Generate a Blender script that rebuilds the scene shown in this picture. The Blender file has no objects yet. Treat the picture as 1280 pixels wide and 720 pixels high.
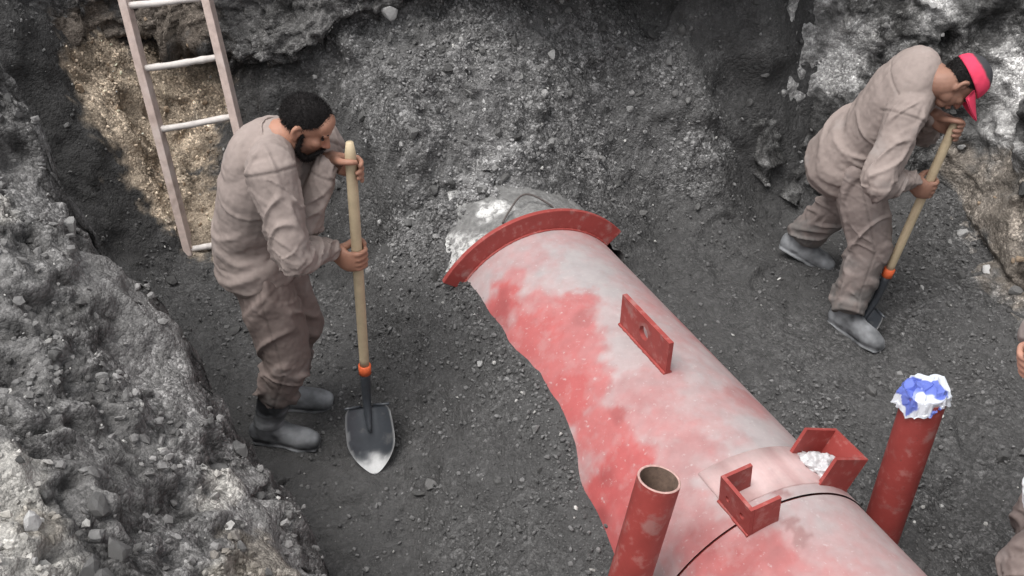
import bpy, bmesh, math, random
import numpy as np
from mathutils import Vector, Matrix

# ------------------------------------------------------------------ camera, sky, sun, exposure
SC = bpy.context.scene
COL = SC.collection
FPX, PITCH, CAMH = 1280.0, math.radians(40.0), 3.05      # focal length in photo pixels, tilt down, eye height above the pit floor
cam_d = bpy.data.cameras.new('camera'); cam = bpy.data.objects.new('camera', cam_d); COL.objects.link(cam)
cam.location = (0, 0, CAMH); cam.rotation_euler = (math.pi/2 - PITCH, 0, 0)
cam_d.sensor_width = 36; cam_d.lens = 36*FPX/1280; cam_d.clip_end = 2000; cam_d.clip_start = 0.05
SC.camera = cam
SUN_EL, SUN_AZ = math.radians(70), math.radians(-125)      # azimuth from +Y towards +X
w = bpy.data.worlds.new('World'); SC.world = w; w.use_nodes = True
nt = w.node_tree; bg = nt.nodes['Background']
sky = nt.nodes.new('ShaderNodeTexSky'); sky.sky_type = 'NISHITA'; sky.sun_disc = False
sky.sun_elevation = SUN_EL; sky.sun_rotation = SUN_AZ; sky.dust_density = 4; sky.air_density = 1
hs = nt.nodes.new('ShaderNodeHueSaturation'); hs.inputs['Saturation'].default_value = 0.12    # cloud-grey sky
nt.links.new(sky.outputs[0], hs.inputs['Color']); nt.links.new(hs.outputs[0], bg.inputs[0]); bg.inputs[1].default_value = 0.15
sd = bpy.data.lights.new('sun', 'SUN'); so = bpy.data.objects.new('sun', sd); COL.objects.link(so)
sd.energy = 1.25; sd.angle = math.radians(35); sd.color = (1.0, 0.97, 0.93)
sdir = Vector((math.sin(SUN_AZ)*math.cos(SUN_EL), math.cos(SUN_AZ)*math.cos(SUN_EL), math.sin(SUN_EL)))
so.rotation_euler = sdir.to_track_quat('Z', 'Y').to_euler(); so.location = (0, 0, 20)
vs = SC.view_settings; vs.view_transform = 'Standard'; vs.look = 'None'; vs.exposure = 0.65; vs.gamma = 1; vs.use_curve_mapping = False

# ------------------------------------------------------------------ pixel <-> place
CF = np.array([0, math.cos(PITCH), -math.sin(PITCH)]); CU = np.array([0, math.sin(PITCH), math.cos(PITCH)]); CR = np.array([1., 0, 0])
CC = np.array([0, 0, CAMH])
def ray(x, y): return CF + CR*(x-640)/FPX - CU*(y-360)/FPX
def atz(x, y, z): r = ray(x, y); return CC + r*(z-CAMH)/r[2]
def aty(x, y, Y): r = ray(x, y); return CC + r*Y/r[1]
def proj(P):
    d = np.asarray(P) - CC; wv = d @ CF
    return np.stack([640+FPX*(d @ CR)/wv, 360-FPX*(d @ CU)/wv], -1), wv
def nrm(v): v = np.asarray(v, float); return v/np.linalg.norm(v)

# ------------------------------------------------------------------ noise in numpy
def _h(ix, iy, iz, s):
    h = (ix*374761393 + iy*668265263 + iz*1274126177 + s*974634541) & 0xffffffff
    h = ((h ^ (h >> 13))*1274126177) & 0xffffffff
    h = ((h ^ (h >> 16))*2246822519) & 0xffffffff
    return ((h ^ (h >> 15)) & 0xffffff)/float(0xffffff)
def vnoise(P, s=0):
    P = np.asarray(P, float); i = np.floor(P).astype(np.int64); f = P-i; f = f*f*f*(f*(f*6-15)+10)
    r = 0
    for a in (0, 1):
        for b in (0, 1):
            for c in (0, 1):
                wt = (f[:, 0] if a else 1-f[:, 0])*(f[:, 1] if b else 1-f[:, 1])*(f[:, 2] if c else 1-f[:, 2])
                r = r + wt*_h(i[:, 0]+a, i[:, 1]+b, i[:, 2]+c, s)
    return r*2-1
def fbm(P, oct=4, s=0, gain=.5):
    P = np.asarray(P, float); r = 0; a = 1
    for k in range(oct):
        r = r + a*vnoise(P*2.03**k + 17.3*k, s+k); a *= gain
    return r
def worley(P, s=0):
    P = np.asarray(P, float); i = np.floor(P).astype(np.int64); f1 = np.full(len(P), 9.); f2 = f1.copy(); cid = np.zeros(len(P))
    for a in (-1, 0, 1):
        for b in (-1, 0, 1):
            for c in (-1, 0, 1):
                j = i + (a, b, c)
                q = np.stack([j[:, k] + _h(j[:, 0], j[:, 1], j[:, 2], s+k) for k in range(3)], 1)
                d = np.linalg.norm(q-P, axis=1); m = d < f1
                f2 = np.where(m, f1, np.minimum(f2, d)); cid = np.where(m, _h(j[:, 0], j[:, 1], j[:, 2], s+7), cid); f1 = np.where(m, d, f1)
    return f1, f2, cid
def facets(P, s=0):
    """broken-rock relief: every cell is a tilted flat face"""
    P = np.asarray(P, float); i = np.floor(P).astype(np.int64); f1 = np.full(len(P), 9.); h = np.zeros(len(P)); cid = np.zeros(len(P))
    for a in (-1, 0, 1):
        for b in (-1, 0, 1):
            for c in (-1, 0, 1):
                j = i + (a, b, c); q = np.stack([j[:, k] + _h(j[:, 0], j[:, 1], j[:, 2], s+k) for k in range(3)], 1)
                v = P-q; d = np.abs(v).max(1)*.5+np.linalg.norm(v, axis=1)*.5; m = d < f1
                n = np.stack([_h(j[:, 0], j[:, 1], j[:, 2], s+11+k)-.5 for k in range(3)], 1); cc = _h(j[:, 0], j[:, 1], j[:, 2], s+17)
                h = np.where(m, (v*n).sum(1)*1.6+(cc-.5)*.8, h); cid = np.where(m, cc, cid); f1 = np.where(m, d, f1)
    return h, f1, cid
def sstep(a, b, x): t = np.clip((x-a)/(b-a), 0, 1); return t*t*(3-2*t)

# ------------------------------------------------------------------ materials
def mat(name, col=(.5, .5, .5), rough=.8, attr=False, nscale=30, nvar=.15, bump=.0, bscale=80, metal=0, spec=.3, bdist=.004, mottle=None, sss=0):
    m = bpy.data.materials.new(name); m.use_nodes = True; t = m.node_tree; N = t.nodes; L = t.links
    b = N['Principled BSDF']; b.inputs['Roughness'].default_value = rough; b.inputs['Metallic'].default_value = metal
    b.inputs['Specular IOR Level'].default_value = spec
    if attr:
        a = N.new('ShaderNodeAttribute'); a.attribute_name = 'col'; base = a.outputs['Color']
    else:
        r = N.new('ShaderNodeRGB'); r.outputs[0].default_value = (*col, 1); base = r.outputs[0]
    tc = N.new('ShaderNodeTexCoord')
    n1 = N.new('ShaderNodeTexNoise'); n1.inputs['Scale'].default_value = nscale; n1.inputs['Detail'].default_value = 6; n1.inputs['Roughness'].default_value = .65
    L.new(tc.outputs['Object'], n1.inputs['Vector'])
    mr = N.new('ShaderNodeMapRange'); mr.inputs[1].default_value = .25; mr.inputs[2].default_value = .75; mr.inputs[3].default_value = 1-nvar; mr.inputs[4].default_value = 1+nvar
    L.new(n1.outputs[0], mr.inputs[0])
    mx = N.new('ShaderNodeVectorMath'); mx.operation = 'SCALE'; L.new(base, mx.inputs[0]); L.new(mr.outputs[0], mx.inputs['Scale'])
    out = mx.outputs[0]
    if mottle:      # (colour, scale, threshold, softness) dusty or worn patches with a shape of their own
        for (c2, sc2, th, sf, am) in mottle:
            n2 = N.new('ShaderNodeTexNoise'); n2.inputs['Scale'].default_value = sc2; n2.inputs['Detail'].default_value = 7; n2.inputs['Roughness'].default_value = .6
            L.new(tc.outputs['Object'], n2.inputs['Vector'])
            m2 = N.new('ShaderNodeMapRange'); m2.inputs[1].default_value = th-sf; m2.inputs[2].default_value = th+sf; m2.inputs[4].default_value = am
            L.new(n2.outputs[0], m2.inputs[0])
            x = N.new('ShaderNodeMix'); x.data_type = 'RGBA'; L.new(m2.outputs[0], x.inputs[0]); L.new(out, x.inputs[6]); x.inputs[7].default_value = (*c2, 1)
            out = x.outputs[2]
    L.new(out, b.inputs['Base Color'])
    if sss: b.inputs['Subsurface Weight'].default_value = sss; b.inputs['Subsurface Radius'].default_value = (.01, .004, .002)
    if bump:
        n3 = N.new('ShaderNodeTexNoise'); n3.inputs['Scale'].default_value = bscale; n3.inputs['Detail'].default_value = 5; n3.inputs['Roughness'].default_value = .7
        L.new(tc.outputs['Object'], n3.inputs['Vector'])
        bp = N.new('ShaderNodeBump'); bp.inputs['Strength'].default_value = bump; bp.inputs['Distance'].default_value = bdist
        L.new(n3.outputs[0], bp.inputs['Height']); L.new(bp.outputs[0], b.inputs['Normal'])
    return m
def soilmat(name):
    """granular soil: vertex colour broken up by grains of several sizes"""
    m = bpy.data.materials.new(name); m.use_nodes = True; t = m.node_tree; N = t.nodes; L = t.links; b = N['Principled BSDF']
    b.inputs['Roughness'].default_value = .95; b.inputs['Specular IOR Level'].default_value = .12
    a = N.new('ShaderNodeAttribute'); a.attribute_name = 'col'; tc = N.new('ShaderNodeTexCoord'); fac = None; hgt = None
    msk = N.new('ShaderNodeTexNoise'); msk.inputs['Scale'].default_value = 3.2; msk.inputs['Detail'].default_value = 4; L.new(tc.outputs['Object'], msk.inputs['Vector'])
    mm = N.new('ShaderNodeMapRange'); mm.inputs[1].default_value = .34; mm.inputs[2].default_value = .68; mm.inputs[3].default_value = .2; mm.inputs[4].default_value = 1; L.new(msk.outputs[0], mm.inputs[0])
    ga = N.new('ShaderNodeAttribute'); ga.attribute_name = 'grain'; gm = N.new('ShaderNodeMath'); gm.operation = 'MULTIPLY'; gm.use_clamp = True; L.new(mm.outputs[0], gm.inputs[0]); L.new(ga.outputs['Fac'], gm.inputs[1])
    for sc, lo, hi, hw in ((48, .72, 1.32, .5), (105, .62, 1.45, .35), (240, .75, 1.3, .15)):
        v = N.new('ShaderNodeTexVoronoi'); v.inputs['Scale'].default_value = sc; v.inputs['Randomness'].default_value = 1; L.new(tc.outputs['Object'], v.inputs['Vector'])
        sp = N.new('ShaderNodeSeparateColor'); L.new(v.outputs['Color'], sp.inputs[0])
        pw = N.new('ShaderNodeMath'); pw.operation = 'POWER'; pw.inputs[1].default_value = 2.2; L.new(sp.outputs[0], pw.inputs[0])
        mr = N.new('ShaderNodeMapRange'); mr.inputs[3].default_value = lo; mr.inputs[4].default_value = hi+.25; L.new(pw.outputs[0], mr.inputs[0])
        mx = N.new('ShaderNodeMix'); mx.data_type = 'FLOAT'; mx.inputs[2].default_value = .93; L.new(gm.outputs[0], mx.inputs[0]); L.new(mr.outputs[0], mx.inputs[3])
        if fac is None: fac = mx.outputs[0]
        else:
            q = N.new('ShaderNodeMath'); q.operation = 'MULTIPLY'; L.new(fac, q.inputs[0]); L.new(mx.outputs[0], q.inputs[1]); fac = q.outputs[0]
        d = N.new('ShaderNodeMath'); d.operation = 'MULTIPLY'; d.inputs[1].default_value = -hw; L.new(v.outputs['Distance'], d.inputs[0])
        d2 = N.new('ShaderNodeMath'); d2.operation = 'MULTIPLY_ADD'; d2.inputs[1].default_value = hw*.8; L.new(sp.outputs[1], d2.inputs[0]); L.new(d.outputs[0], d2.inputs[2])
        if hgt is None: hgt = d2.outputs[0]
        else:
            q = N.new('ShaderNodeMath'); q.operation = 'ADD'; L.new(hgt, q.inputs[0]); L.new(d2.outputs[0], q.inputs[1]); hgt = q.outputs[0]
    sc_ = N.new('ShaderNodeVectorMath'); sc_.operation = 'SCALE'; L.new(a.outputs['Color'], sc_.inputs[0]); L.new(fac, sc_.inputs['Scale']); L.new(sc_.outputs[0], b.inputs['Base Color'])
    bp = N.new('ShaderNodeBump'); bp.inputs['Strength'].default_value = .85; bp.inputs['Distance'].default_value = .014; L.new(hgt, bp.inputs['Height']); L.new(bp.outputs[0], b.inputs['Normal'])
    return m
M = {}
M['soil'] = soilmat('soil')
M['stone'] = mat('stone', attr=True, rough=.9, nscale=40, nvar=.3, bump=.6, bscale=60, bdist=.006, spec=.2)
M['primer'] = mat('red_primer', attr=True, rough=.62, nscale=18, nvar=.12, bump=.12, bscale=70, bdist=.003, spec=.35,
                  mottle=[((.50, .44, .43), 60, .66, .05, .55), ((.26, .11, .10), 34, .72, .03, .55), ((.42, .38, .37), 13, .60, .08, .22)])
M['redsteel'] = mat('red_steel', (.30, .052, .045), .55, nscale=14, nvar=.16, bump=.15, bscale=90, bdist=.002, spec=.4,
                    mottle=[((.42, .20, .18), 28, .62, .06, .5), ((.14, .05, .04), 55, .68, .04, .6), ((.36, .27, .25), 12, .62, .06, .4)])
M['rim'] = mat('bare_edge', (.48, .30, .27), .6, nscale=60, nvar=.3)
M['hole'] = mat('hole_paint', (.66, .42, .40), .7, nscale=60, nvar=.1)
M['rust'] = mat('rusty_inside', (.16, .11, .085), .9, nscale=50, nvar=.4, bump=.4)
M['coat'] = mat('white_coating', attr=True, rough=.85, nscale=60, nvar=.3, bump=.7, bscale=70, bdist=.008, mottle=[((.13, .128, .125), 38, .55, .06, .75), ((.17, .165, .16), 110, .58, .05, .6)])
M['wire'] = mat('wire', (.10, .085, .08), .6, nscale=90, nvar=.3)
M['plastic'] = mat('white_plastic', attr=True, rough=.3, nscale=30, nvar=.06, spec=.5)
M['wood'] = mat('handle_wood', (.52, .42, .28), .6, nscale=25, nvar=.12, bump=.1, bscale=120, mottle=[((.36, .28, .19), 12, .62, .1, .5)])
M['lwood'] = mat('ladder_wood', (.50, .40, .36), .75, nscale=30, nvar=.18, bump=.2, bscale=90, mottle=[((.30, .23, .20), 16, .6, .1, .6), ((.62, .55, .52), 9, .62, .1, .5)])
M['lpipe'] = mat('ladder_rung', (.60, .56, .53), .7, nscale=30, nvar=.15, bump=.2, mottle=[((.36, .33, .31), 20, .62, .1, .5)])
M['orange'] = mat('orange_collar', (.72, .14, .05), .5, nscale=60, nvar=.1)
M['steel'] = mat('shovel_steel', (.045, .05, .058), .38, nscale=30, nvar=.25, metal=.0, spec=.6, mottle=[((.12, .12, .12), 18, .66, .08, .6)])
M['worn'] = mat('worn_steel', (.62, .62, .62), .35, nscale=30, nvar=.15, spec=.6)

# ------------------------------------------------------------------ objects
def tag(o, label=None, cat=None, group=None, kind=None):
    if label: o['label'] = label
    if cat: o['category'] = cat
    if group: o['group'] = group
    if kind: o['kind'] = kind
    return o
def empty(name, loc, label, cat, group=None):
    o = bpy.data.objects.new(name, None); COL.objects.link(o); o.location = loc; o.empty_display_size = .1
    return tag(o, label, cat, group)
def npmesh(name, V, F, m, col=None, smooth=True, grain=None):
    V = np.asarray(V, np.float32); me = bpy.data.meshes.new(name)
    if isinstance(F, np.ndarray):
        n, k = F.shape; me.vertices.add(len(V)); me.vertices.foreach_set('co', V.ravel())
        me.loops.add(n*k); me.loops.foreach_set('vertex_index', F.astype(np.int32).ravel())
        me.polygons.add(n); me.polygons.foreach_set('loop_start', np.arange(0, n*k, k, dtype=np.int32)); me.update(calc_edges=True)
    else:
        me.from_pydata(V.tolist(), [], F); me.update()
    if col is not None:
        a = me.color_attributes.new('col', 'FLOAT_COLOR', 'POINT'); c = np.ones((len(V), 4), np.float32); c[:, :3] = col; a.data.foreach_set('color', c.ravel())
    if grain is not None: a = me.attributes.new('grain', 'FLOAT', 'POINT'); a.data.foreach_set('value', np.broadcast_to(np.asarray(grain, np.float32), (len(V),)).copy())
    me.polygons.foreach_set('use_smooth', np.full(len(me.polygons), smooth)); me.materials.append(m)
    return me
def obj(name, me, parent=None, loc=None):
    """link a mesh; a child's mesh data is written in world coordinates, so shift it under its parent"""
    o = bpy.data.objects.new(name, me); COL.objects.link(o)
    if parent is not None:
        o.parent = parent
        if any(abs(v) > 1e-9 for v in parent.location) and loc is None: me.transform(Matrix.Translation(-parent.location))
    return o
def grid_faces(nu, nv):
    i = np.arange(nu*nv).reshape(nu, nv)
    return np.stack([i[:-1, :-1], i[1:, :-1], i[1:, 1:], i[:-1, 1:]], -1).reshape(-1, 4)
def normals(V, nu, nv):
    P = V.reshape(nu, nv, 3); du = np.gradient(P, axis=0); dv = np.gradient(P, axis=1)
    n = np.cross(du, dv).reshape(-1, 3); return n/np.maximum(np.linalg.norm(n, axis=1, keepdims=True), 1e-12)
def tps(C):
    C = np.asarray(C, float); n = len(C); d = np.linalg.norm(C[:, None, :2]-C[None, :, :2], axis=2)
    U = lambda r: np.where(r > 0, r*r*np.log(np.maximum(r, 1e-9)), 0)
    A = np.zeros((n+3, n+3)); A[:n, :n] = U(d) + np.eye(n)*2e-3; A[:n, n] = 1; A[:n, n+1:] = C[:, :2]; A[n, :n] = 1; A[n+1:, :n] = C[:, :2].T
    b = np.zeros(n+3); b[:n] = C[:, 2]; s = np.linalg.solve(A, b)
    def ev(x, y):
        r = s[n] + s[n+1]*x + s[n+2]*y
        for k in range(n): r = r + s[k]*U(np.hypot(x-C[k, 0], y-C[k, 1]))
        return r
    return ev
def catmull(P, n):
    P = np.asarray(P, float); P = np.vstack([2*P[0]-P[1], P, 2*P[-1]-P[-2]]); m = len(P)-3
    t = np.linspace(0, m-1e-6, n); i = t.astype(int); f = (t-i)[:, None]
    p0, p1, p2, p3 = P[i], P[i+1], P[i+2], P[i+3]
    return .5*((2*p1)+(-p0+p2)*f+(2*p0-5*p1+4*p2-p3)*f*f+(-p0+3*p1-3*p2+p3)*f**3)
def resample(P, step):
    Q = catmull(P, 600); d = np.concatenate([[0], np.cumsum(np.linalg.norm(np.diff(Q, axis=0), axis=1))]); n = max(4, int(d[-1]/step))
    s = np.linspace(0, d[-1], n); return np.stack([np.interp(s, d, Q[:, k]) for k in range(Q.shape[1])], 1)
RNG = np.random.default_rng(7)

# ------------------------------------------------------------------ big pipe geometry (needed by the ground heaped against it)
PA, PB, PR = np.array([.109, 3.357, .076]), np.array([.792, 1.858, .202]), .43
PD = nrm(PB-PA); PU = nrm(np.cross(PD, [0, 0, 1])); PV = np.cross(PU, PD)      # PU: towards the camera's left side (-x), PV: up
if PU[0] > 0: PU = -PU
def pipept(s, a, r=PR):      # s metres from the collar towards the near end, a angle from the top towards the left side
    return PA + PD*s + r*(math.sin(a)*PU + math.cos(a)*PV)
def raypipe(x, y, r=PR):
    d = ray(x, y); o = CC-PA; d2 = d - PD*(d@PD); o2 = o - PD*(o@PD)
    a = d2@d2; b = 2*d2@o2; c = o2@o2-r*r; q = b*b-4*a*c
    t = (-b-math.sqrt(max(q, 0)))/(2*a); P = CC+d*t; s = (P-PA)@PD; v = P-PA-PD*s
    return P, s, math.atan2(v@PU, v@PV)

# ------------------------------------------------------------------ pit floor and slopes
ctrl = []
def cp(x, y, z): p = atz(x, y, z); ctrl.append((p[0], p[1], z))
for (x, y, z) in [(345, 572, 0), (385, 508, 0), (468, 600, 0), (1062, 415, 0), (1015, 318, 0), (500, 710, -.02), (620, 640, .06), (600, 520, .10), (560, 430, .10),
                  (400, 400, .02), (470, 400, .05), (250, 420, .02), (430, 310, .07), (1200, 700, -.02), (1260, 560, 0), (1200, 450, 0), (950, 400, .03), (1225, 385, .03), (880, 300, .06), (820, 255, .15),
                  (1120, 480, 0), (700, 715, .16), (670, 600, .2), (610, 470, .2),
                  (240, 316, .05), (300, 300, .05), (150, 300, .19), (100, 200, .53), (60, 150, .70), (30, 80, .95), (230, 380, .03),
                  (262, 275, .13), (205, 180, .38), (185, 80, .67), (180, 15, .84), (280, 180, .36), (290, 90, .62),
                  (350, 210, .36), (390, 130, .58), (340, 95, .72), (400, 250, .14), (470, 260, .28),
                  (430, 55, .90), (500, 50, .93), (480, 130, .79), (500, 210, .55), (480, 310, .16), (560, 150, .72), (530, 280, .33),
                  (665, 226, .5), (640, 150, .71), (640, 60, .91), (640, 0, 1.05), (560, 60, .92), (750, 200, .42), (740, 110, .68), (800, 40, .82), (760, 0, 1.02), (850, 0, 1.0), (880, 150, .52), (900, 60, .77), (952, 185, .25), (855, 225, .24), (930, 120, .52), (950, 60, .77), (990, 190, .2), (920, 0, .98),
                  (1010, 195, .14), (1100, 240, .08), (1180, 270, .05)]: cp(x, y, z)
for s in (0, .5, 1, 1.5, 2, 2.5):
    Q = PA+PD*s-PU*(PR*.6); ctrl.append((Q[0], Q[1], .08))
    Q = PA+PD*s-PU*(PR+.12); ctrl.append((Q[0], Q[1], .05))
ctrl += [(-3.4, 2.5, .9), (-3.4, 4.2, 1.3), (-2.6, 4.9, 1.45), (-1.2, 5.0, 1.35), (0, 5.1, 1.4), (1.2, 5.2, 1.45), (2.0, 5.3, 1.4), (2.6, 5.5, 1.2), (4.2, 5.5, 1.0), (4.2, 3, .0), (4.2, 1, 0), (2.5, .8, 0), (1, .8, 0), (-.2, 1.2, -.03), (-1.2, 2.0, 0), (-2, 2.6, .2), (-2.4, 1.4, .2), (-1, .8, 0)]
floor_z = tps(ctrl)
xs = np.arange(-3.4, 4.2, .0135)
ys = np.concatenate([np.arange(.75, 3.6, .0135), np.arange(3.6, 4.9, .008), np.arange(4.9, 5.6, .03)])
X, Y = np.meshgrid(xs, ys, indexing='ij'); x, y = X.ravel(), Y.ravel()
FV = np.stack([x, y, floor_z(x, y)], 1); fshape = X.shape
# gravel heaped against the left side of the big pipe: (metres along, metres out, height) where it meets the barrel
HC = np.array([(-.62, .02, .56), (-.5, .10, .52), (-.41, .21, .46), (-.29, .325, .39), (-.15, .37, .345), (0, .335, .365), (.23, .31, .39), (.45, .305, .41), (.64, .298, .435), (.83, .293, .445), (1.0, .315, .432), (1.17, .35, .40), (1.32, .378, .365), (1.43, .396, .335), (1.8, .43, .22), (2.4, .43, .12)])
hs_, ht_ = (FV-PA)[:, :2]@nrm(PD[:2]), (FV-PA)[:, :2]@nrm(PU[:2])
tc_, zc_ = np.interp(hs_, HC[:, 0], HC[:, 1]), np.interp(hs_, HC[:, 0], HC[:, 2])
tc_ = tc_+.004*vnoise(np.stack([hs_*9, 0*hs_, 0*hs_], 1), 61)
heap = zc_-np.where(ht_ > tc_, .45*(ht_-tc_)+.35*np.maximum(ht_-tc_-.12, 0)*1.2, .4*(ht_-tc_)); heap = np.where(ht_ < .03, -.2, heap)-3*np.clip(-.6-hs_, 0, 1)
heap = np.where(ht_ > tc_+.9, -1, heap)
kk = .04; hh = np.clip(.5+.5*(FV[:, 2]-heap)/kk, 0, 1); FV[:, 2] = FV[:, 2]*hh+heap*(1-hh)+kk*hh*(1-hh)
def blur(d, shape, k=1):
    d = d.reshape(shape)
    for _ in range(k):
        for ax in (0, 1): d = (np.roll(d, 1, ax)+2*d+np.roll(d, -1, ax))/4
    return d.ravel()
def dist_seg(P, A, B):
    d = B-A; t = np.clip(((P-A)@d)/(d@d), 0, 1); return np.linalg.norm(P-A-t[:, None]*d, axis=1)
def surf_at(px, V, uv, dep, tol=7):
    d = np.hypot(uv[:, 0]-px[0], uv[:, 1]-px[1]); m = np.where(d < tol)[0]
    if len(m) == 0: m = np.argsort(d)[:3]
    return V[m[np.argmin(dep[m])]]
def blobmask(V, uv, dep, pts, s=0, e0=1.25, e1=.75):
    """a patch of other soil: the union of soft balls (radius in metres) round places on this surface, with a ragged edge"""
    r = np.zeros(len(V)); n = fbm(V*9, 4, 50+s)*.35 + fbm(V*38, 3, 60+s)*.22
    for (px, py, R) in pts:
        c = surf_at((px, py), V, uv, dep); r = np.maximum(r, sstep(e0, e1, np.linalg.norm(V-c, axis=1)/R + n))
    return r
fn = normals(FV, *fshape); fn[fn[:, 2] < 0] *= -1
fuv, fdep = proj(FV)
# rough parts: the spoil slope behind the collar and the clods behind the ladder; smooth trampled floor elsewhere
slope = sstep(.25, .75, 1-fn[:, 2]**2)
rough = .35 + .65*sstep(.12, .45, FV[:, 2])
clod = blobmask(FV, fuv, fdep, [(520, 150, .3), (450, 70, .22), (600, 180, .3), (560, 60, .25), (640, 110, .3), (150, 120, .2), (200, 150, .25), (240, 220, .2), (260, 260, .14)], 3)
F1, F2, cid = worley(FV*np.array([16, 16, 16]), 3)
G1, G2, gid = worley(FV*38, 9); fac1, _, _ = facets(FV*11, 15); fac2, _, fid2 = facets(FV*27, 16)
disp = .035*fbm(FV*2.2, 3, 1)*rough + .021*fbm(FV*7, 4, 5)*(.5+rough) + .006*fbm(FV*28, 3, 11) + clod*(.045*fac1 + .014*(.5-G1)) + fac2*.018*(.3+rough) + (.5-G1)*.006*(.4+rough)
near_pipe = sstep(.62, .50, dist_seg(FV, PA, PA+PD*3)); disp *= 1-.93*near_pipe
# trampled hollows on the floor
for k in range(26):
    c = RNG.uniform((-1.2, 1.6), (2.3, 4.0)); r = RNG.uniform(.08, .2)
    disp -= RNG.uniform(.006, .016)*np.exp(-((FV[:, 0]-c[0])**2+(FV[:, 1]-c[1])**2)/r**2)
for (px, py, an, dp) in [(430, 560, .2, 1), (520, 640, .9, .8), (420, 640, .4, 1), (540, 560, 1.2, .7), (470, 450, .1, .8), (300, 430, .5, .9), (420, 700, -.3, 1), (600, 690, .7, .8), (1010, 420, -.4, 1), (960, 350, .8, .9), (1130, 450, -.9, 1), (1000, 500, .3, .8), (1150, 370, .2, 1), (1210, 540, 1.3, 1), (1120, 330, -.3, .8), (900, 300, .5, .7), (1190, 620, .9, .9), (930, 250, -.2, .7)]:
    c = atz(px, py, 0); q = FV[:, :2]-c[:2]; a_, b_ = q[:, 0]*math.cos(an)+q[:, 1]*math.sin(an), -q[:, 0]*math.sin(an)+q[:, 1]*math.cos(an); e = np.sqrt((a_/.135)**2+(b_/(.052-.10*np.clip(a_, -.1, .1)*.12))**2)
    disp = disp*(1-.6*sstep(1.1, .8, e))+dp*(-.020*sstep(1.05, .8, e)+.009*np.exp(-((e-1.2)/.16)**2)-.005*sstep(.95, .85, e)*(np.sin(a_*230) > .2))
for (px, py) in [(345, 572), (385, 508), (1062, 415), (1015, 318)]:
    c = atz(px, py, 0); disp *= 1-.9*np.exp(-((FV[:, 0]-c[0])**2+(FV[:, 1]-c[1])**2)/.16**2)
FV = FV + fn*blur(disp, fshape)[:, None]
# colours: dark cinder-grey floor, paler dusty spoil slope, tan clay patch
tan = blobmask(FV, fuv, fdep, [(135, 85, .2), (160, 130, .24), (200, 180, .24), (215, 120, .25), (240, 175, .2), (225, 230, .18), (250, 262, .15), (262, 290, .12), (255, 120, .15)], 1)
ash = blobmask(FV, fuv, fdep, [(560, 110, .5), (620, 200, .4), (560, 220, .3), (640, 60, .45), (470, 60, .2), (740, 150, .35), (700, 60, .3), (790, 110, .3), (830, 180, .28), (520, 280, .2)], 2, 1.9, .35)
dark = blobmask(FV, fuv, fdep, [(400, 190, .28), (360, 260, .28), (420, 300, .22), (380, 120, .2), (100, 190, .3), (60, 110, .3), (150, 270, .25), (30, 60, .2)], 5)*(1-.8*ash)  # darker soil on the left slope; the spoil ridge's shade painted into the gully
grain_f = np.clip(.6+.8*ash+.6*tan+.35*clod-.35*dark+.35*fbm(FV*1.7, 3, 23), .12, 1.3)
pale = blobmask(FV, fuv, fdep, [(625, 205, .16), (600, 228, .14)], 4)
base = .097 + .010*fbm(FV*2, 2, 20) + .006*fbm(FV*14, 3, 21)
g = base + ash*.055 + pale*.10 - dark*.030 + .05*(G1 < .42)*(gid > .80)*(.3+ash) + (fid2-.5)*.03*(.4+ash)
fcol = np.stack([g, g*.985, g*.98], 1)
tcol = np.array([.43, .355, .275])*(1+.4*fbm(FV*12, 4, 31)+.25*(cid-.5))[:, None]
fcol = fcol*(1-tan[:, None])+np.clip(tcol, .04, .8)*tan[:, None]
floor = obj('pit_floor', npmesh('pit_floor', FV, grid_faces(*fshape), M['soil'], np.clip(fcol, .02, .9), grain=grain_f)); tag(floor, 'dark grey cinder gravel floor and slopes of the pit', 'ground', kind='structure')

# ------------------------------------------------------------------ rubble bank on the photographer's side
crest = [(-120, 10, 3.05), (0, 95, 2.9), (20, 150, 2.83), (35, 200, 2.75), (80, 255, 2.65), (130, 310, 2.55), (184, 348, 2.47), (222, 392, 2.4), (230, 440, 2.3), (246, 490, 2.2), (280, 530, 2.12), (310, 570, 2.05), (335, 592, 1.98), (357, 640, 1.9), (372, 685, 1.78), (400, 725, 1.7), (425, 790, 1.5)]
bc = []; CRP = []
for (px, py, Yv) in crest:
    P = aty(px, py, Yv); bc.append(tuple(P)); CRP.append(P)
for (px, py, Yv) in [(0, 720, 1.25), (0, 400, 2.1), (100, 500, 1.9), (200, 600, 1.8), (300, 680, 1.68), (200, 720, 1.45), (0, 550, 1.65), (0, 250, 2.5), (100, 350, 2.3), (-200, 300, 2.5), (-200, 600, 1.6)]:
    bc.append(tuple(aty(px, py, Yv)))
bc += [(-1.5, .7, 1.4), (-.9, .7, 1.3), (-.45, .7, 1.25), (-2.6, 1.5, 1.5), (-2.6, 3, 1.7), (.1, 1.1, .55), (0, 2.4, .3), (-.6, 2.9, .6), (-1.2, 3.5, 1.1)]
bank_z = tps(bc)
xs = np.arange(-2.6, .3, .0095); ys = np.arange(.7, 3.6, .0095)
X, Y = np.meshgrid(xs, ys, indexing='ij'); x, y = X.ravel(), Y.ravel(); bshape = X.shape
BV = np.stack([x, y, np.clip(bank_z(x, y), -.4, 1.9)], 1)
CRP = np.array(CRP); cl = resample(CRP, .03); cl = np.vstack([cl, [.12, .6, 0]])
dmin = np.full(len(BV), 9.); sgn = np.ones(len(BV))
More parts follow.
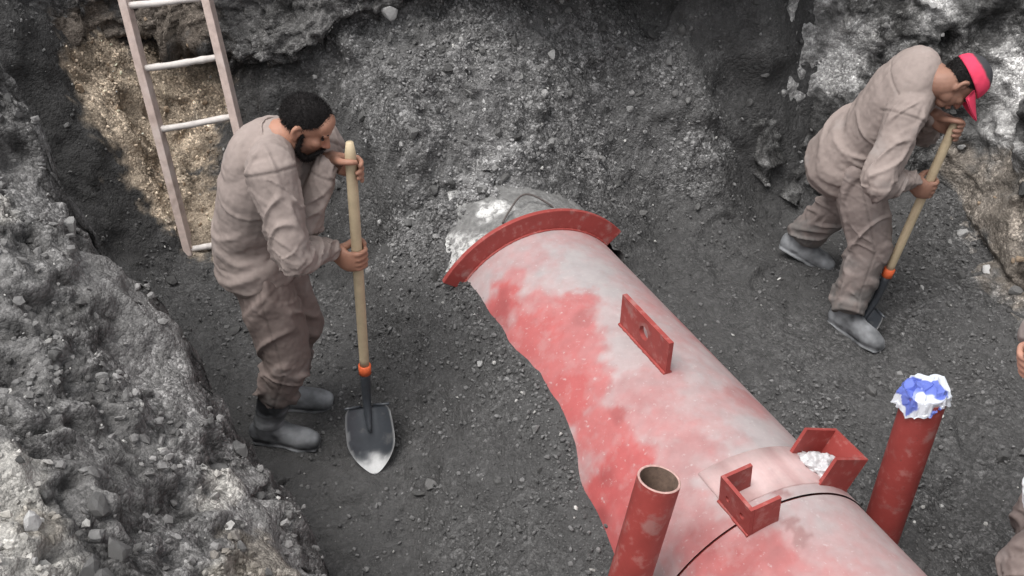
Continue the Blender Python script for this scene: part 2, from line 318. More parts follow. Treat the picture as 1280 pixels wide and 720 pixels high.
for k in range(len(cl)-1):      # signed distance from the crest line, positive on the pit side
    a_, b_ = cl[k, :2], cl[k+1, :2]; dd = b_-a_; tt = np.clip(((BV[:, :2]-a_)@dd)/(dd@dd), 0, 1); q = BV[:, :2]-a_-tt[:, None]*dd; ds = np.hypot(q[:, 0], q[:, 1]); m_ = ds < dmin
    sgn = np.where(m_, np.sign(-(dd[0]*q[:, 1]-dd[1]*q[:, 0])*(-1)), sgn); dmin = np.minimum(dmin, ds)
sd_c = dmin*sgn; cq = np.stack([BV[:, 0], BV[:, 1], 0*BV[:, 0]], 1)
sd_c = sd_c+.030*fbm(cq*7, 3, 66)+.012*fbm(cq*25, 2, 67)
BV[:, 2] -= 1.7*sstep(.015, .26, sd_c)**1.2+.05*sstep(-.06, .02, sd_c); BV[:, 2] = np.maximum(BV[:, 2], -.4)
bn = normals(BV, *bshape); bn[bn[:, 2] < 0] *= -1
buv, bdep = proj(BV)
wp = BV + .05*np.stack([fbm(BV*6, 2, 70), fbm(BV*6, 2, 71), fbm(BV*6, 2, 72)], 1)
F1, F2, cid = worley(wp*9, 13); G1, G2, gid = worley(wp*22, 19); E1, E2, eid = worley(wp*45, 29); fa, _, fai = facets(wp*8, 55); fb, _, fbi = facets(wp*19, 56); fc_, _, fci = facets(wp*42, 57)
edge = blobmask(BV, buv, bdep, [(200, 380, .14), (225, 450, .14), (215, 420, .12), (330, 600, .1), (370, 690, .14), (350, 650, .1), (150, 330, .12), (60, 240, .1), (255, 505, .08)], 7)   # packed smooth edge faces
crumb = 1-.75*edge
disp = .035*fbm(BV*2.6, 3, 74) + (.3+.7*crumb)*.05*fa + crumb*(.030*fb + .018*fc_ + .02*np.clip(.6-G1, 0, 1)*(.3+gid)) - .02
disp += .008*fbm(BV*14, 3, 77)
for (px, py, R, d) in [(165, 435, .10, .05), (228, 668, .09, .07), (295, 420, .08, .04), (345, 605, .05, .05), (200, 455, .08, .04), (60, 350, .07, .04)]:   # hollows under lumps
    c = surf_at((px, py), BV, buv, bdep); disp -= d*np.exp(-np.sum((BV-c)**2, 1)/R**2)
BV = BV + bn*blur(disp, bshape, 1)[:, None]
whiteb = blobmask(BV, buv, bdep, [(15, 590, .10), (30, 640, .12), (20, 690, .14), (60, 705, .12), (110, 712, .08), (0, 250, .06), (285, 590, .06), (270, 610, .05), (300, 700, .05)], 8)
g = .15 + .02*fbm(BV*4, 3, 80) + (fbi-.5)*.10*crumb + (fci-.5)*.08*crumb + (fai-.5)*.07*crumb + .07*edge
g = np.clip(g, .05, 1); bcol = np.stack([g, g*.975, g*.96], 1)
wc = np.array([.42, .405, .38])*(1+.25*fbm(BV*15, 3, 83))[:, None]; bcol = bcol*(1-whiteb[:, None])+wc*whiteb[:, None]
brn = blobmask(BV, buv, bdep, [(350, 690, .12), (320, 715, .1), (50, 640, .06)], 9)[:, None]*.5; bcol = bcol*(1-brn)+np.array([.27, .235, .19])*brn
bank = obj('rubble_bank', npmesh('rubble_bank', BV, grid_faces(*bshape), M['soil'], np.clip(bcol, .03, .9), grain=1.0)); tag(bank, 'pale grey rubble bank falling into the pit', 'bank', kind='structure')

# ------------------------------------------------------------------ rock faces built as upright sheets
def sheet(basepts, profile, step, side):
    """profile: (outward metres, up metres) rows from the toe upwards; side +1/-1 picks the side of the base line the face leans to"""
    B = resample(basepts, step); t = np.gradient(B, axis=0); o = np.stack([t[:, 1], -t[:, 0], 0*t[:, 0]], 1)*side; o /= np.linalg.norm(o, axis=1, keepdims=True)
    k = max(3, int(.3/step)); ker = np.ones(k)/k; o = np.stack([np.convolve(np.pad(o[:, c], k, 'edge'), ker, 'same')[k:-k] for c in range(3)], 1); o /= np.linalg.norm(o, axis=1, keepdims=True)
    pr = resample([(a, b, 0) for a, b in profile], step)
    V = B[:, None]+o[:, None]*pr[None, :, :1]+np.array([0, 0, 1.])*pr[None, :, 1:2]
    n = normals(V.reshape(-1, 3), *V.shape[:2]); 
    if (n*np.repeat(o, V.shape[1], 0)).sum() > 0: n = -n
    return V.reshape(-1, 3), V.shape[:2], n
cn = atz(952, 118, .5)
bp = [cn+np.array([-.10, 1.0, .75]), cn+np.array([-.07, .6, .45]), cn+np.array([-.03, .25, .18]), cn+np.array([.0, .04, .02]), atz(972, 165, .3), atz(1010, 200, .12), atz(1100, 240, .04), atz(1175, 262, 0), atz(1232, 330, 0), atz(1282, 398, 0), atz(1380, 470, 0), atz(1500, 560, 0)]
RV, rshape, rn = sheet(bp, [(-.16, -.25), (-.10, -.03), (.0, .05), (.06, .22), (.17, .5), (.3, .85), (.42, 1.15), (.6, 1.45), (1.0, 1.65), (1.6, 1.7)], .011, -1)
ruv, rdep = proj(RV); wp = RV+.08*np.stack([fbm(RV*4, 3, 90), fbm(RV*4, 3, 91), fbm(RV*4, 3, 92)], 1)
F1, F2, cid = worley(wp*np.array([6, 6, 8]), 33); G1, G2, gid = worley(wp*17, 39); fa, _, fai = facets(wp*5, 65); fb, _, fbi = facets(wp*13, 66); fc_, _, fci = facets(wp*30, 67)
soft = blobmask(RV, ruv, rdep, [(1000, 60, .3), (1020, 120, .25), (1235, 250, .3), (1260, 300, .3), (1200, 220, .2), (1275, 360, .25), (1215, 300, .2)], 11)
disp = .07*fbm(RV*1.7, 3, 94)*(1-.7*soft)+.09*fa*(1-.75*soft)+.045*fb*(1-.7*soft)+.016*fc_*(1-.4*soft)+.01*fbm(RV*9, 4, 97)+.004*fbm(RV*30, 3, 99)
ck = [surf_at(q, RV, ruv, rdep) for q in [(1168, 238), (1190, 262), (1218, 292), (1240, 325), (1262, 350), (1285, 378)]]      # long crack above the toe
dck = np.min([dist_seg(RV+.02*np.stack([fbm(RV*9, 3, 95)]*3, 1), ck[k], ck[k+1]) for k in range(5)], axis=0); crack = np.exp(-(dck/.014)**2); disp -= .05*crack
RV = RV+rn*blur(disp, rshape, 1)[:, None]
wh = blobmask(RV, ruv, rdep, [(960, 60, .14), (975, 30, .2), (1000, 20, .2), (990, 80, .2), (970, 110, .13), (1060, 60, .14), (1045, 95, .11), (1252, 85, .09), (1262, 130, .12), (1250, 160, .09), (1275, 200, .07), (1160, 10, .08)], 12)
tn = .85*blobmask(RV, ruv, rdep, [(1190, 205, .10), (1212, 232, .13), (1235, 262, .14), (1255, 300, .15), (1272, 335, .15), (1250, 225, .12), (1270, 270, .16)], 13, 1.5, .6)
gr = blobmask(RV, ruv, rdep, [(1010, 60, .28), (1210, 230, .28), (1200, 290, .14), (1222, 318, .12), (1240, 345, .16), (1258, 366, .12), (1275, 390, .12), (1160, 15, .1), (1185, 250, .1)], 14)
g = .08+.02*fbm(RV*5, 3, 101)+.03*sstep(0, .6, fbm(RV*16, 4, 102))+(fbi-.5)*.05+.10*(fci > .8)*(1-soft)
g = g*(1-gr)+(.17+.05*fbm(RV*10, 4, 103))*gr; rcol = np.stack([g, g*.985, g*.97], 1)
tcol = np.array([.31, .27, .23])*(1+.35*fbm(RV*9, 4, 104))[:, None]; rcol = rcol*(1-tn[:, None])+tcol*tn[:, None]
wc = np.array([.56, .55, .54])*(1+.35*fbm(RV*12, 4, 105))[:, None]; rcol = rcol*(1-.9*wh[:, None])+wc*.9*wh[:, None]
rface = obj('rock_face', npmesh('rock_face', RV, grid_faces(*rshape), M['soil'], np.clip(rcol, .03, .9), grain=1.0)); tag(rface, 'grey rock face with chalky white and tan patches', 'rock face', kind='structure')

# overhanging ledge of packed earth along the top of the back slope
lp = [atz(-260, 30, 1.05), atz(-80, 45, .98), atz(40, 55, .92), atz(110, 48, .80), atz(200, 42, .80), atz(290, 62, .76), atz(345, 84, .72), atz(400, 60, .85), atz(440, 24, 1.0), atz(520, -2, 1.08), atz(600, -20, 1.16), atz(680, -30, 1.22), atz(790, -30, 1.2), atz(880, -44, 1.2), atz(960, -44, 1.18), atz(1040, -50, 1.15)]
lp = [p+np.array([0, -.05, 0]) for p in lp]
LV, lshape, ln = sheet(lp, [(.30, -.12), (.12, -.02), (.02, .0), (-.02, .05), (.0, .16), (.06, .34), (.12, .55), (.3, .75), (.9, .85)], .011, -1)
luv, ldep = proj(LV); wp = LV+.06*np.stack([fbm(LV*5, 3, 110), fbm(LV*5, 3, 111), fbm(LV*5, 3, 112)], 1)
F1, F2, cid = worley(wp*np.array([5, 5, 8]), 43); G1, G2, gid = worley(wp*19, 49); fa, _, fai = facets(wp*5, 75); fb, _, fbi = facets(wp*14, 76)
LV = LV+ln*(.08*fbm(LV*2.2, 3, 114)+.07*fa+.03*fb+.012*fbm(LV*11, 4, 117)+.006*fbm(LV*32, 2, 118))[:, None]
g = .13+.03*fbm(LV*4, 3, 120)+.03*fbm(LV*15, 4, 121)
lcol = np.stack([g, g*.975, g*.96], 1)
tn = blobmask(LV, luv, ldep, [(215, 25, .2), (130, 40, .12), (80, 30, .1), (170, 45, .12)], 15)[:, None]*.7; lcol = lcol*(1-tn)+np.array([.20, .165, .135])*tn
wh = blobmask(LV, luv, ldep, [(10, 20, .1), (30, 45, .05), (690, 5, .03)], 16)[:, None]*.8; lcol = lcol*(1-wh)+np.array([.5, .49, .48])*wh
ledge = obj('earth_ledge', npmesh('earth_ledge', LV, grid_faces(*lshape), M['soil'], np.clip(lcol, .03, .9), grain=1.0)); tag(ledge, 'dark overhanging earth ledge along the back of the pit', 'ledge', kind='structure')

# surrounding ground outside the pit, out to the horizon
def ring_ground():
    V, F = [], []; n = 96; radii = [(1.0, 0), (1.12, .02), (1.5, .05), (2.5, .05), (6, .0), (20, 0), (120, 0), (500, 0)]
    for k, (rr, dz) in enumerate(radii):
        for i in range(n):
            a = 2*math.pi*i/n; sx, sy = 3.5, 2.35; cx, cy = .3, 3.05
            sq = 1/max(abs(math.cos(a)), abs(math.sin(a)))**.55
            px, py = cx+sx*rr*math.cos(a)*sq, cy+sy*rr*math.sin(a)*sq
            zz = 1.45+dz+.05*math.sin(3*a+k)*(k > 0)
            if k == 0: zz = -.3
            V.append((px, py, zz))
    for k in range(len(radii)-1):
        for i in range(n): F.append([k*n+i, k*n+(i+1) % n, (k+1)*n+(i+1) % n, (k+1)*n+i])
    return npmesh('ground', np.array(V), F, M['soil'], np.tile([.15, .145, .14], (len(V), 1)), grain=1.0)
tag(obj('ground', ring_ground()), 'grey dusty ground round the pit', 'ground', kind='structure')

# ------------------------------------------------------------------ loose gravel (uncountable) and single stones
def ico_base(sub):
    b = bmesh.new(); bmesh.ops.create_icosphere(b, subdivisions=sub, radius=1); V = np.array([v.co[:] for v in b.verts]); F = np.array([[v.index for v in f.verts] for f in b.faces]); b.free(); return V, F
def rock_shape(sub, seed):
    V, F = ico_base(sub); r = np.random.default_rng(seed); V = V*(1+.12*r.normal(size=(len(V), 1)))
    for k in range(9):      # chop flat faces
        n = nrm(r.normal(size=3)); d = r.uniform(.45, .8); h = V@n; V = V-np.clip(h-d, 0, 9)[:, None]*n
    return V*np.array([1, r.uniform(.65, .95), r.uniform(.5, .8)]), F
def vnormals(V, shape):
    n = normals(V, *shape); return n
def randrot(n, rng):
    q = rng.normal(size=(n, 4)); q /= np.linalg.norm(q, axis=1, keepdims=True); a, b, c, d = q.T
    return np.stack([np.stack([1-2*(c*c+d*d), 2*(b*c-a*d), 2*(b*d+a*c)], 1), np.stack([2*(b*c+a*d), 1-2*(b*b+d*d), 2*(c*d-a*b)], 1), np.stack([2*(b*d-a*c), 2*(c*d+a*b), 1-2*(b*b+c*c)], 1)], 1)
def pick(V, uv, dep, wt, n, rng, margin=90):
    """random surface points, only where the pit can be seen from about where the photographer stands"""
    m = (uv[:, 0] > -margin) & (uv[:, 0] < 1280+margin) & (uv[:, 1] > -margin) & (uv[:, 1] < 720+margin) & (dep > .3); p = wt*m; p = p/p.sum()
    return rng.choice(len(V), n, p=p)
def scatter(name, parent, V, col, idx, rmin, rmax, label, seed, bright=(.8, 1.5), white=.02, sink=.25, powr=3):
    rng = np.random.default_rng(seed); n = len(idx); sh = [rock_shape(1, seed*10+k)[0] for k in range(10)]; F = ico_base(1)[1]
    r = rmin+(rmax-rmin)*rng.random(n)**powr; R = randrot(n, rng); k = rng.integers(0, 10, n); B = np.stack(sh)[k]
    P = V[idx]+rng.normal(size=(n, 3))*.006; P[:, 2] += r*(.5-sink)
    W = np.einsum('nij,nvj->nvi', R, B)*r[:, None, None]+P[:, None]
    c = col[idx]*rng.uniform(*bright, size=(n, 1)); wsel = rng.random(n) < white; c[wsel] = np.array([.5, .49, .47])*rng.uniform(.6, 1.1, size=(wsel.sum(), 1))
    nv = B.shape[1]; FF = (F[None]+np.arange(n)[:, None, None]*nv).reshape(-1, 3)
    me = npmesh(name, W.reshape(-1, 3), FF, M['stone'], np.repeat(np.clip(c, .02, .8), nv, 0), smooth=False); o = obj(name, me)
    tag(o, label, 'gravel', kind='stuff'); return o
def stones(parent, V, nrml, col, idx, rmin, rmax, seed, bright=(.9, 1.4), white=.05, powr=2.2, sink=.2):
    rng = np.random.default_rng(seed); n = len(idx); pool = []
    for k in range(24):
        Vs, Fs = rock_shape(2, seed*100+k); c = col[idx[rng.integers(0, n)]]*rng.uniform(*bright)
        if rng.random() < white: c = np.array([.55, .54, .52])*rng.uniform(.7, 1)
        c = np.full(3, c.mean())*np.array([1, .985, .97])
        pool.append(npmesh('stone', Vs, Fs[:, :], M['stone'], np.tile(np.clip(c, .03, .8), (len(Vs), 1)), smooth=False))
    tpool = [npmesh('stone', *rock_shape(2, seed*100+50+k), M['stone'], np.tile(np.array([.38, .29, .21])*rng.uniform(.7, 1.25), (42, 1)), smooth=False) for k in range(8)]
    for q in range(n):
        cc = col[idx[q]]; o = bpy.data.objects.new('stone', tpool[rng.integers(0, 8)] if cc[0] > 1.3*cc[2] else pool[rng.integers(0, 24)]); COL.objects.link(o); r = rmin+(rmax-rmin)*rng.random()**powr
        o.parent = parent; o.location = V[idx[q]]+nrml[idx[q]]*r*(.4-sink); o.scale = (r, r, r); o.rotation_euler = rng.uniform(0, 6.28, 3)
rg = np.random.default_rng(3)
fn2 = normals(FV, *fshape); fn2[fn2[:, 2] < 0] *= -1
clear = sstep(.425, .45, dist_seg(FV, PA-PD*.8, PA+PD*3))
for c in [atz(350, 565, 0), atz(385, 505, 0), atz(1062, 412, 0), atz(1010, 315, 0), atz(468, 585, 0), atz(1085, 388, 0)]: clear *= sstep(.08, .16, np.hypot(FV[:, 0]-c[0], FV[:, 1]-c[1]))
dpipe = dist_seg(FV, PA-PD*.6, PA+PD*3); atpipe = sstep(.53, .45, dpipe)*((FV-PA)@PU > 0)
patch = sstep(-.25, .5, fbm(FV*2.5, 3, 400)); wf = clear*(.3+3*atpipe+patch+1.6*ash+.8*tan)*np.repeat(1.0, len(FV))
dens = np.gradient(np.concatenate([np.arange(.75, 3.6, .0135), np.arange(3.6, 4.9, .008), np.arange(4.9, 5.6, .03)])); wf *= np.tile(dens, fshape[0])
scatter('fine_gravel', floor, FV, fcol, pick(FV, fuv, fdep, wf, 34000, rg), .003, .014, 'loose fine dark gravel strewn over the pit floor', 5, (.8, 1.9), .015)
stones(floor, FV, fn2, fcol, pick(FV, fuv, fdep, clear*(.1+2*ash+clod+.6*tan+.25*patch)*np.tile(dens, fshape[0]), 290, rg), .012, .036, 6, (.9, 1.6), .0)
bn2 = normals(BV, *bshape); bn2[bn2[:, 2] < 0] *= -1
wb = (1-.85*edge)*(bn2[:, 2] > .35)*(.35+sstep(-.3, .4, fbm(BV*3, 3, 401)))
scatter('rubble', bank, BV, bcol, pick(BV, buv, bdep, wb, 8000, rg), .004, .024, 'loose pale rubble covering the near bank', 8, (.7, 1.4), .03)
stones(bank, BV, bn2, bcol, pick(BV, buv, bdep, wb, 290, rg), .014, .042, 9, (.85, 1.35), .06, 1.8)
rn2 = normals(RV, *rshape); rn2 *= np.sign((rn2*rn).sum(1))[:, None]
stones(rface, RV, rn2, rcol, pick(RV, ruv, rdep, (1-.8*soft), 160, rg), .012, .05, 12, (.8, 1.5), .08)
ln2 = normals(LV, *lshape); ln2 *= np.sign((ln2*ln).sum(1))[:, None]
stones(ledge, LV, ln2, lcol, pick(LV, luv, ldep, np.ones(len(LV)), 60, rg), .012, .045, 13, (.8, 1.6), .1)

# ------------------------------------------------------------------ mesh helpers for made things
def tubemesh(P, R, n=16, caps=True, orient=None):
    """V, F of a tube along P with radius R (scalar, list, or (a, b) pairs with orient = direction of a)"""
    P = np.asarray(P, float); m = len(P); R = np.broadcast_to(np.asarray(R, float).reshape(-1, 1) if np.ndim(R) == 1 and len(R) == m else np.asarray(R, float), (m, 2)) if np.ndim(R) < 2 else np.asarray(R, float)
    T = np.gradient(P, axis=0); T /= np.linalg.norm(T, axis=1, keepdims=True); V = []
    ref = np.asarray(orient if orient is not None else ([0, 0, 1] if abs(T[0][2]) < .9 else [1, 0, 0]), float)
    for k in range(m):
        a = ref-T[k]*(ref@T[k]); a /= np.linalg.norm(a); b = np.cross(T[k], a); 
        if orient is None: ref = a
        th = np.arange(n)*2*math.pi/n
        V.append(P[k]+R[k, 0]*np.cos(th)[:, None]*a+R[k, 1]*np.sin(th)[:, None]*b)
    V = np.concatenate(V); F = [[k*n+i, k*n+(i+1) % n, (k+1)*n+(i+1) % n, (k+1)*n+i] for k in range(m-1) for i in range(n)]
    if caps: F += [list(range(n))[::-1], list(range((m-1)*n, m*n))]
    return V, F
def join(parts):
    V, F, o = [], [], 0
    for v, f in parts: V.append(np.asarray(v)); F += [[i+o for i in q] for q in f]; o += len(v)
    return np.concatenate(V), F
def boxpts(o, a, b, c):      # corner o and three edge vectors
    o, a, b, c = map(np.asarray, (o, a, b, c))
    V = [o, o+a, o+a+b, o+b, o+c, o+a+c, o+a+b+c, o+b+c]
    F = [[0, 3, 2, 1], [4, 5, 6, 7], [0, 1, 5, 4], [1, 2, 6, 5], [2, 3, 7, 6], [3, 0, 4, 7]]
    if np.dot(np.cross(a, b), c) < 0: F = [f[::-1] for f in F]
    return np.array(V, float), F
def bevelled(name, V, F, m, w_=.002, seg=2, smooth=False):
    me = npmesh(name, V, F, m, None, smooth); b = bmesh.new(); b.from_mesh(me)
    bmesh.ops.bevel(b, geom=[e for e in b.edges if e.calc_face_angle(0) > .6], offset=w_, segments=seg, affect='EDGES', profile=.6)
    b.to_mesh(me); b.free(); return me

# ------------------------------------------------------------------ the red pipe
def on_pipe(x, y): return raypipe(x, y)[0]
pipe = empty('red_pipe', tuple(PA+PD*.9-np.array([0, 0, PR])), 'big red steel pipe half buried in gravel, dusty pink on top', 'pipe')
def barrel(name, s0, s1, r, inner=None):
    ns, na = int((s1-s0)/.012), 220; S = np.linspace(s0, s1, ns); A = np.linspace(-math.pi, math.pi, na, endpoint=False)
    V = (PA+PD*S[:, None, None])+r*(np.sin(A)[None, :, None]*PU+np.cos(A)[None, :, None]*PV)
    V = V.reshape(-1, 3); i = np.arange(ns*na).reshape(ns, na); j = np.roll(i, -1, 1)
    F = np.stack([i[:-1], i[1:], j[1:], j[:-1]], -1).reshape(-1, 4)
    # dust that settled on the barrel; wiped and wet patches stay red
    dust = .88+.16*fbm(V*3.5, 4, 200)+.12*fbm(V*11, 4, 201)+.10*fbm(V*45, 2, 202)
    red = np.zeros(len(V))
    nz = fbm(V*5, 5, 203, .62)*.34+fbm(V*28, 3, 204)*.17
    for (px, py, R, a) in [(625, 385, .16, .9), (665, 385, .13, .62), (700, 410, .18, .72), (655, 420, .16, .85), (690, 450, .14, .75), (730, 480, .16, .75), (720, 440, .15, .62), (715, 500, .12, .9), (745, 540, .13, .78), (770, 600, .14, .92), (750, 620, .12, .95), (780, 660, .14, .85), (760, 690, .12, .9),
                           (850, 560, .16, .35), (800, 500, .2, .30), (890, 440, .10, .45), (935, 500, .10, .40), (860, 410, .08, .45), (880, 700, .12, .55), (930, 712, .12, .6), (905, 720, .1, .75), (1000, 715, .12, .2), (850, 640, .12, .4), (640, 350, .08, .5)]:
        c = on_pipe(px, py); red = np.maximum(red, a*sstep(1.2, .6, np.linalg.norm(V-c, axis=1)/R+nz))
    grey = np.zeros(len(V))
    for (px, py, R, a) in [(690, 320, .22, .9), (620, 335, .12, .8), (760, 350, .16, .8), (790, 420, .16, .7), (840, 490, .14, .5), (960, 560, .16, .6), (1010, 640, .1, .4), (870, 460, .1, .5)]:
        c = on_pipe(px, py); grey = np.maximum(grey, a*sstep(1.2, .5, np.linalg.norm(V-c, axis=1)/R+nz))
    stain = np.zeros(len(V)); nz2 = fbm(V*22, 4, 207, .65)*.75
    for (px, py, R) in [(992, 650, .022), (1003, 660, .026), (1014, 668, .02), (1000, 676, .018), (972, 612, .022), (985, 618, .016)]:     # scraped dark spots between the brackets
        c = on_pipe(px, py); stain = np.maximum(stain, sstep(1.35, .9, np.linalg.norm(V-c, axis=1)/R+nz2))
    dust = np.clip(dust, .3, 1)*(1-red)
    deep, pink, gry = np.array([.41, .080, .078]), np.array([.385, .312, .310]), np.array([.345, .32, .32])
    dc = pink*(1-grey[:, None])+gry*grey[:, None]
    col = deep*(1-dust[:, None])+dc*dust[:, None]
    dark = sstep(.35, .75, fbm(V*5, 3, 208)+.0)*.25; col *= (1-dark*red)[:, None]
    col = col*(1-.85*stain[:, None])+np.array([.27, .155, .15])*.85*stain[:, None]
    me = npmesh(name, V, F, M['primer'], col); return me
obj('barrel', barrel('barrel', 0, 1.640, PR), pipe)
obj('end_section', barrel('end_section', 1.646, 3.1, PR-.003), pipe)
def ringmesh(s0, s1, r0, r1, a0, a1, n=90):
    V, F = [], []; full = abs(a1-a0) > 6.2
    for i in range(n+1):
        a = a0+(a1-a0)*i/n; u = math.sin(a)*PU+math.cos(a)*PV
        for (s, r) in ((s0, r0), (s0, r1), (s1, r1), (s1, r0)): V.append(PA+PD*s+u*r)
    for i in range(n):
        for k in range(4): F.append([4*i+k, 4*i+(k+1) % 4, 4*i+4+(k+1) % 4, 4*i+4+k])
    F += [[3, 2, 1, 0], [4*n, 4*n+1, 4*n+2, 4*n+3]]
    return np.array(V), F
V, F = ringmesh(1.636, 1.654, PR-.03, PR-.012, -2.6, 2.6); obj('seam_groove', npmesh('seam_groove', V, F, M['redsteel']), pipe)
A1 = raypipe(556, 350, PR+.10)[2]
V, F = ringmesh(-.022, .0, PR-.01, PR+.088, -.92, .93); obj('collar_ring', bevelled('collar_ring', V, F, M['redsteel'], .003), pipe)
# coated pipe end behind the collar, white with cement and dust
ns, na = 60, 200; S = np.linspace(-.62, -.02, ns); A = np.linspace(-math.pi, math.pi, na, endpoint=False)
V = ((PA+PD*S[:, None, None])+(PR+.028)*(np.sin(A)[None, :, None]*PU+np.cos(A)[None, :, None]*PV)).reshape(-1, 3)
rad = V-PA-((V-PA)@PD)[:, None]*PD; rad /= np.linalg.norm(rad, axis=1, keepdims=True)
V = V+rad*(.012*fbm(V*9, 4, 220)+.006*fbm(V*30, 3, 221))[:, None]
i = np.arange(ns*na).reshape(ns, na); j = np.roll(i, -1, 1)
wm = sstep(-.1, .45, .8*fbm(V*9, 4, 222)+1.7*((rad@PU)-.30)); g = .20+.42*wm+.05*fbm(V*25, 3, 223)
obj('coated_end', npmesh('coated_end', V, np.stack([i[:-1], i[1:], j[1:], j[:-1]], -1).reshape(-1, 4), M['coat'], np.clip(np.stack([g, g*.99, g*.97], 1), .05, .85)), pipe)
# bent wire on the coated end
w0, w1, wt = raypipe(628, 279, PR+.03)[0], raypipe(693, 262, PR+.03)[0], raypipe(655, 244, PR+.06)[0]
wq = catmull([w0, w0*.75+wt*.25+np.array([-.0, 0, .015]), wt*.8+w0*.2+np.array([0, 0, .02]), wt*.75+w1*.25+np.array([0, 0, .02]), w1*.8+wt*.2+np.array([0, 0, .015]), w1], 40)
V, F = tubemesh(wq, .0045, 8); obj('wire_loop', npmesh('wire_loop', V, F, M['wire']), pipe)

def plate_hole(o, a, b, th, holes, n=28):
    """a rectangular plate (corner o, edges a, b) with round holes; th is the thickness vector; holes in (u, v, r metres)"""
    la, lb = np.linalg.norm(a), np.linalg.norm(b); bm_ = bmesh.new()
    from mathutils.geometry import delaunay_2d_cdt
    pts = [(0, 0), (la, 0), (la, lb), (0, lb)]; edges = [(0, 1), (1, 2), (2, 3), (3, 0)]
    for (u, v, r) in holes:
        k = len(pts); pts += [(u*la+r*math.cos(2*math.pi*i/n), v*lb+r*math.sin(2*math.pi*i/n)) for i in range(n)]; edges += [(k+i, k+(i+1) % n) for i in range(n)]
    vv, ee, ff, *_ = delaunay_2d_cdt([Vector(p) for p in pts], edges, [], 1, 1e-6)
    keep = []
    for f in ff:
        c = sum((np.array(vv[i]) for i in f), np.zeros(2))/len(f)
        if all((c[0]-u*la)**2+(c[1]-v*lb)**2 > r*r*.97 for (u, v, r) in holes): keep.append(f)
    P = np.array([o+a/la*p[0]+b/lb*p[1] for p in vv]); N = len(P); cnt = {}
    for f in keep:
        for i in range(len(f)): e = tuple(sorted((f[i], f[(i+1) % len(f)]))); cnt.setdefault(e, []).append((f[i], f[(i+1) % len(f)]))
    F = [list(f) for f in keep]+[[i+N for i in f][::-1] for f in keep]
    for e, l in cnt.items():
        if len(l) == 1: i, j = l[0]; F.append([j, i, i+N, j+N])
    V = np.concatenate([P, P+th]); bm_.free(); return V, F
# lifting lug: an upright plate along the pipe with an eye
p0, s0, a0 = raypipe(780, 404); p1, s1, a1 = raypipe(838, 466)
lug_u = nrm(math.sin(a0)*PU+math.cos(a0)*PV); lug_t = nrm(np.cross(PD, lug_u)); up = nrm(np.array([0, 0, 1.])*.75+lug_u*.25)
pb, sb, ab = p0, s0, a0; base0 = pipept(s0, a0, PR-.01); base1 = pipept(s1, (a0+a1)/2, PR-.01)
V, F = plate_hole(base0, (base1-base0), up*.15, lug_t*.018, [(.5, .55, .028)])
obj('lifting_lug', npmesh('lifting_lug', V, F, M['redsteel'], smooth=False), pipe)
# two U-shaped brackets by the seam, webs outwards, on a welded pad
def bracket(aw, s_a, s_b, h, depth, sgn, holes, rootname):
    """web along the pipe at angle aw, from s_a to s_b; flanges run `depth` metres towards the top of the pipe"""
    t = .012; u = nrm(math.sin(aw)*PU+math.cos(aw)*PV); upv = nrm(np.array([0, 0, 1.])*(.8 if sgn > 0 else .6)+u*(.25 if sgn > 0 else .6)); side = nrm(PU-upv*(PU@upv))*sgn
    o = pipept(s_a, aw, PR-.05); L = PD*(s_b-s_a)
    V, F = plate_hole(o, L, upv*(h+.05), -side*t, holes)
    root = obj('bracket', npmesh('bracket', V, F, M['redsteel'], smooth=False), pipe)
    for s in (0, 1):
        oo = o+(L-PD*t if s else np.zeros(3))-side*(t+.0005)
        V, F = boxpts(oo+(PD*.0005 if s else -PD*.0005), PD*t, -side*depth, upv*(h+.049)); me = npmesh('flange', V, F, M['redsteel'], smooth=False)
        fo = obj('flange', me); fo.parent = root; me.transform(Matrix.Translation(-pipe.location))
    return root, o, upv, side, L
q0 = raypipe(893, 628); q1 = raypipe(922, 657)
BL = bracket(q0[2], q0[1], q0[1]+.15, .118, .09, 1, [(.28, .62, .011), (.75, .62, .011)], 'bracket')
c0 = raypipe(1030, 622)
BR = bracket(-.88, 1.445, 1.60, .14, .135, -1, [], 'bracket')
V, F = ringmesh(1.43, 1.60, PR-.01, PR+.007, -.70, .30, 40); obj('weld_pad', npmesh('weld_pad', V, F, M['primer'], np.tile([.52, .36, .35], (len(V), 1))+.1*fbm(V*20, 3, 230)[:, None]), pipe)

def weld(P, r=.006):
    P = resample(P, .006); V, F = tubemesh(P, r*(1+.35*vnoise(P*140, 3)), 8); obj('weld_bead', npmesh('weld_bead', V, F, M['redsteel']), pipe)
weld([base0-lug_t*.002+lug_u*.012, (base0+base1)/2-lug_t*.002+lug_u*.012, base1-lug_t*.002+lug_u*.012]); weld([base0+lug_t*.020+lug_u*.012, (base0+base1)/2+lug_t*.02+lug_u*.012, base1+lug_t*.020+lug_u*.012])
for B_ in (BL, BR):
    kk_ = np.linspace(0, .12, 200); pp_ = B_[1]+kk_[:, None]*B_[2]; rr_ = np.linalg.norm(pp_-PA-((pp_-PA)@PD)[:, None]*PD, axis=1); k0 = kk_[np.argmin(abs(rr_-PR))]
    weld([B_[1]+B_[2]*k0+B_[4]*t+B_[3]*.001 for t in (0, .33, .66, 1)], .005)
weld([pipept(.003, a, PR+.002) for a in np.linspace(-.9, .91, 24)], .005)
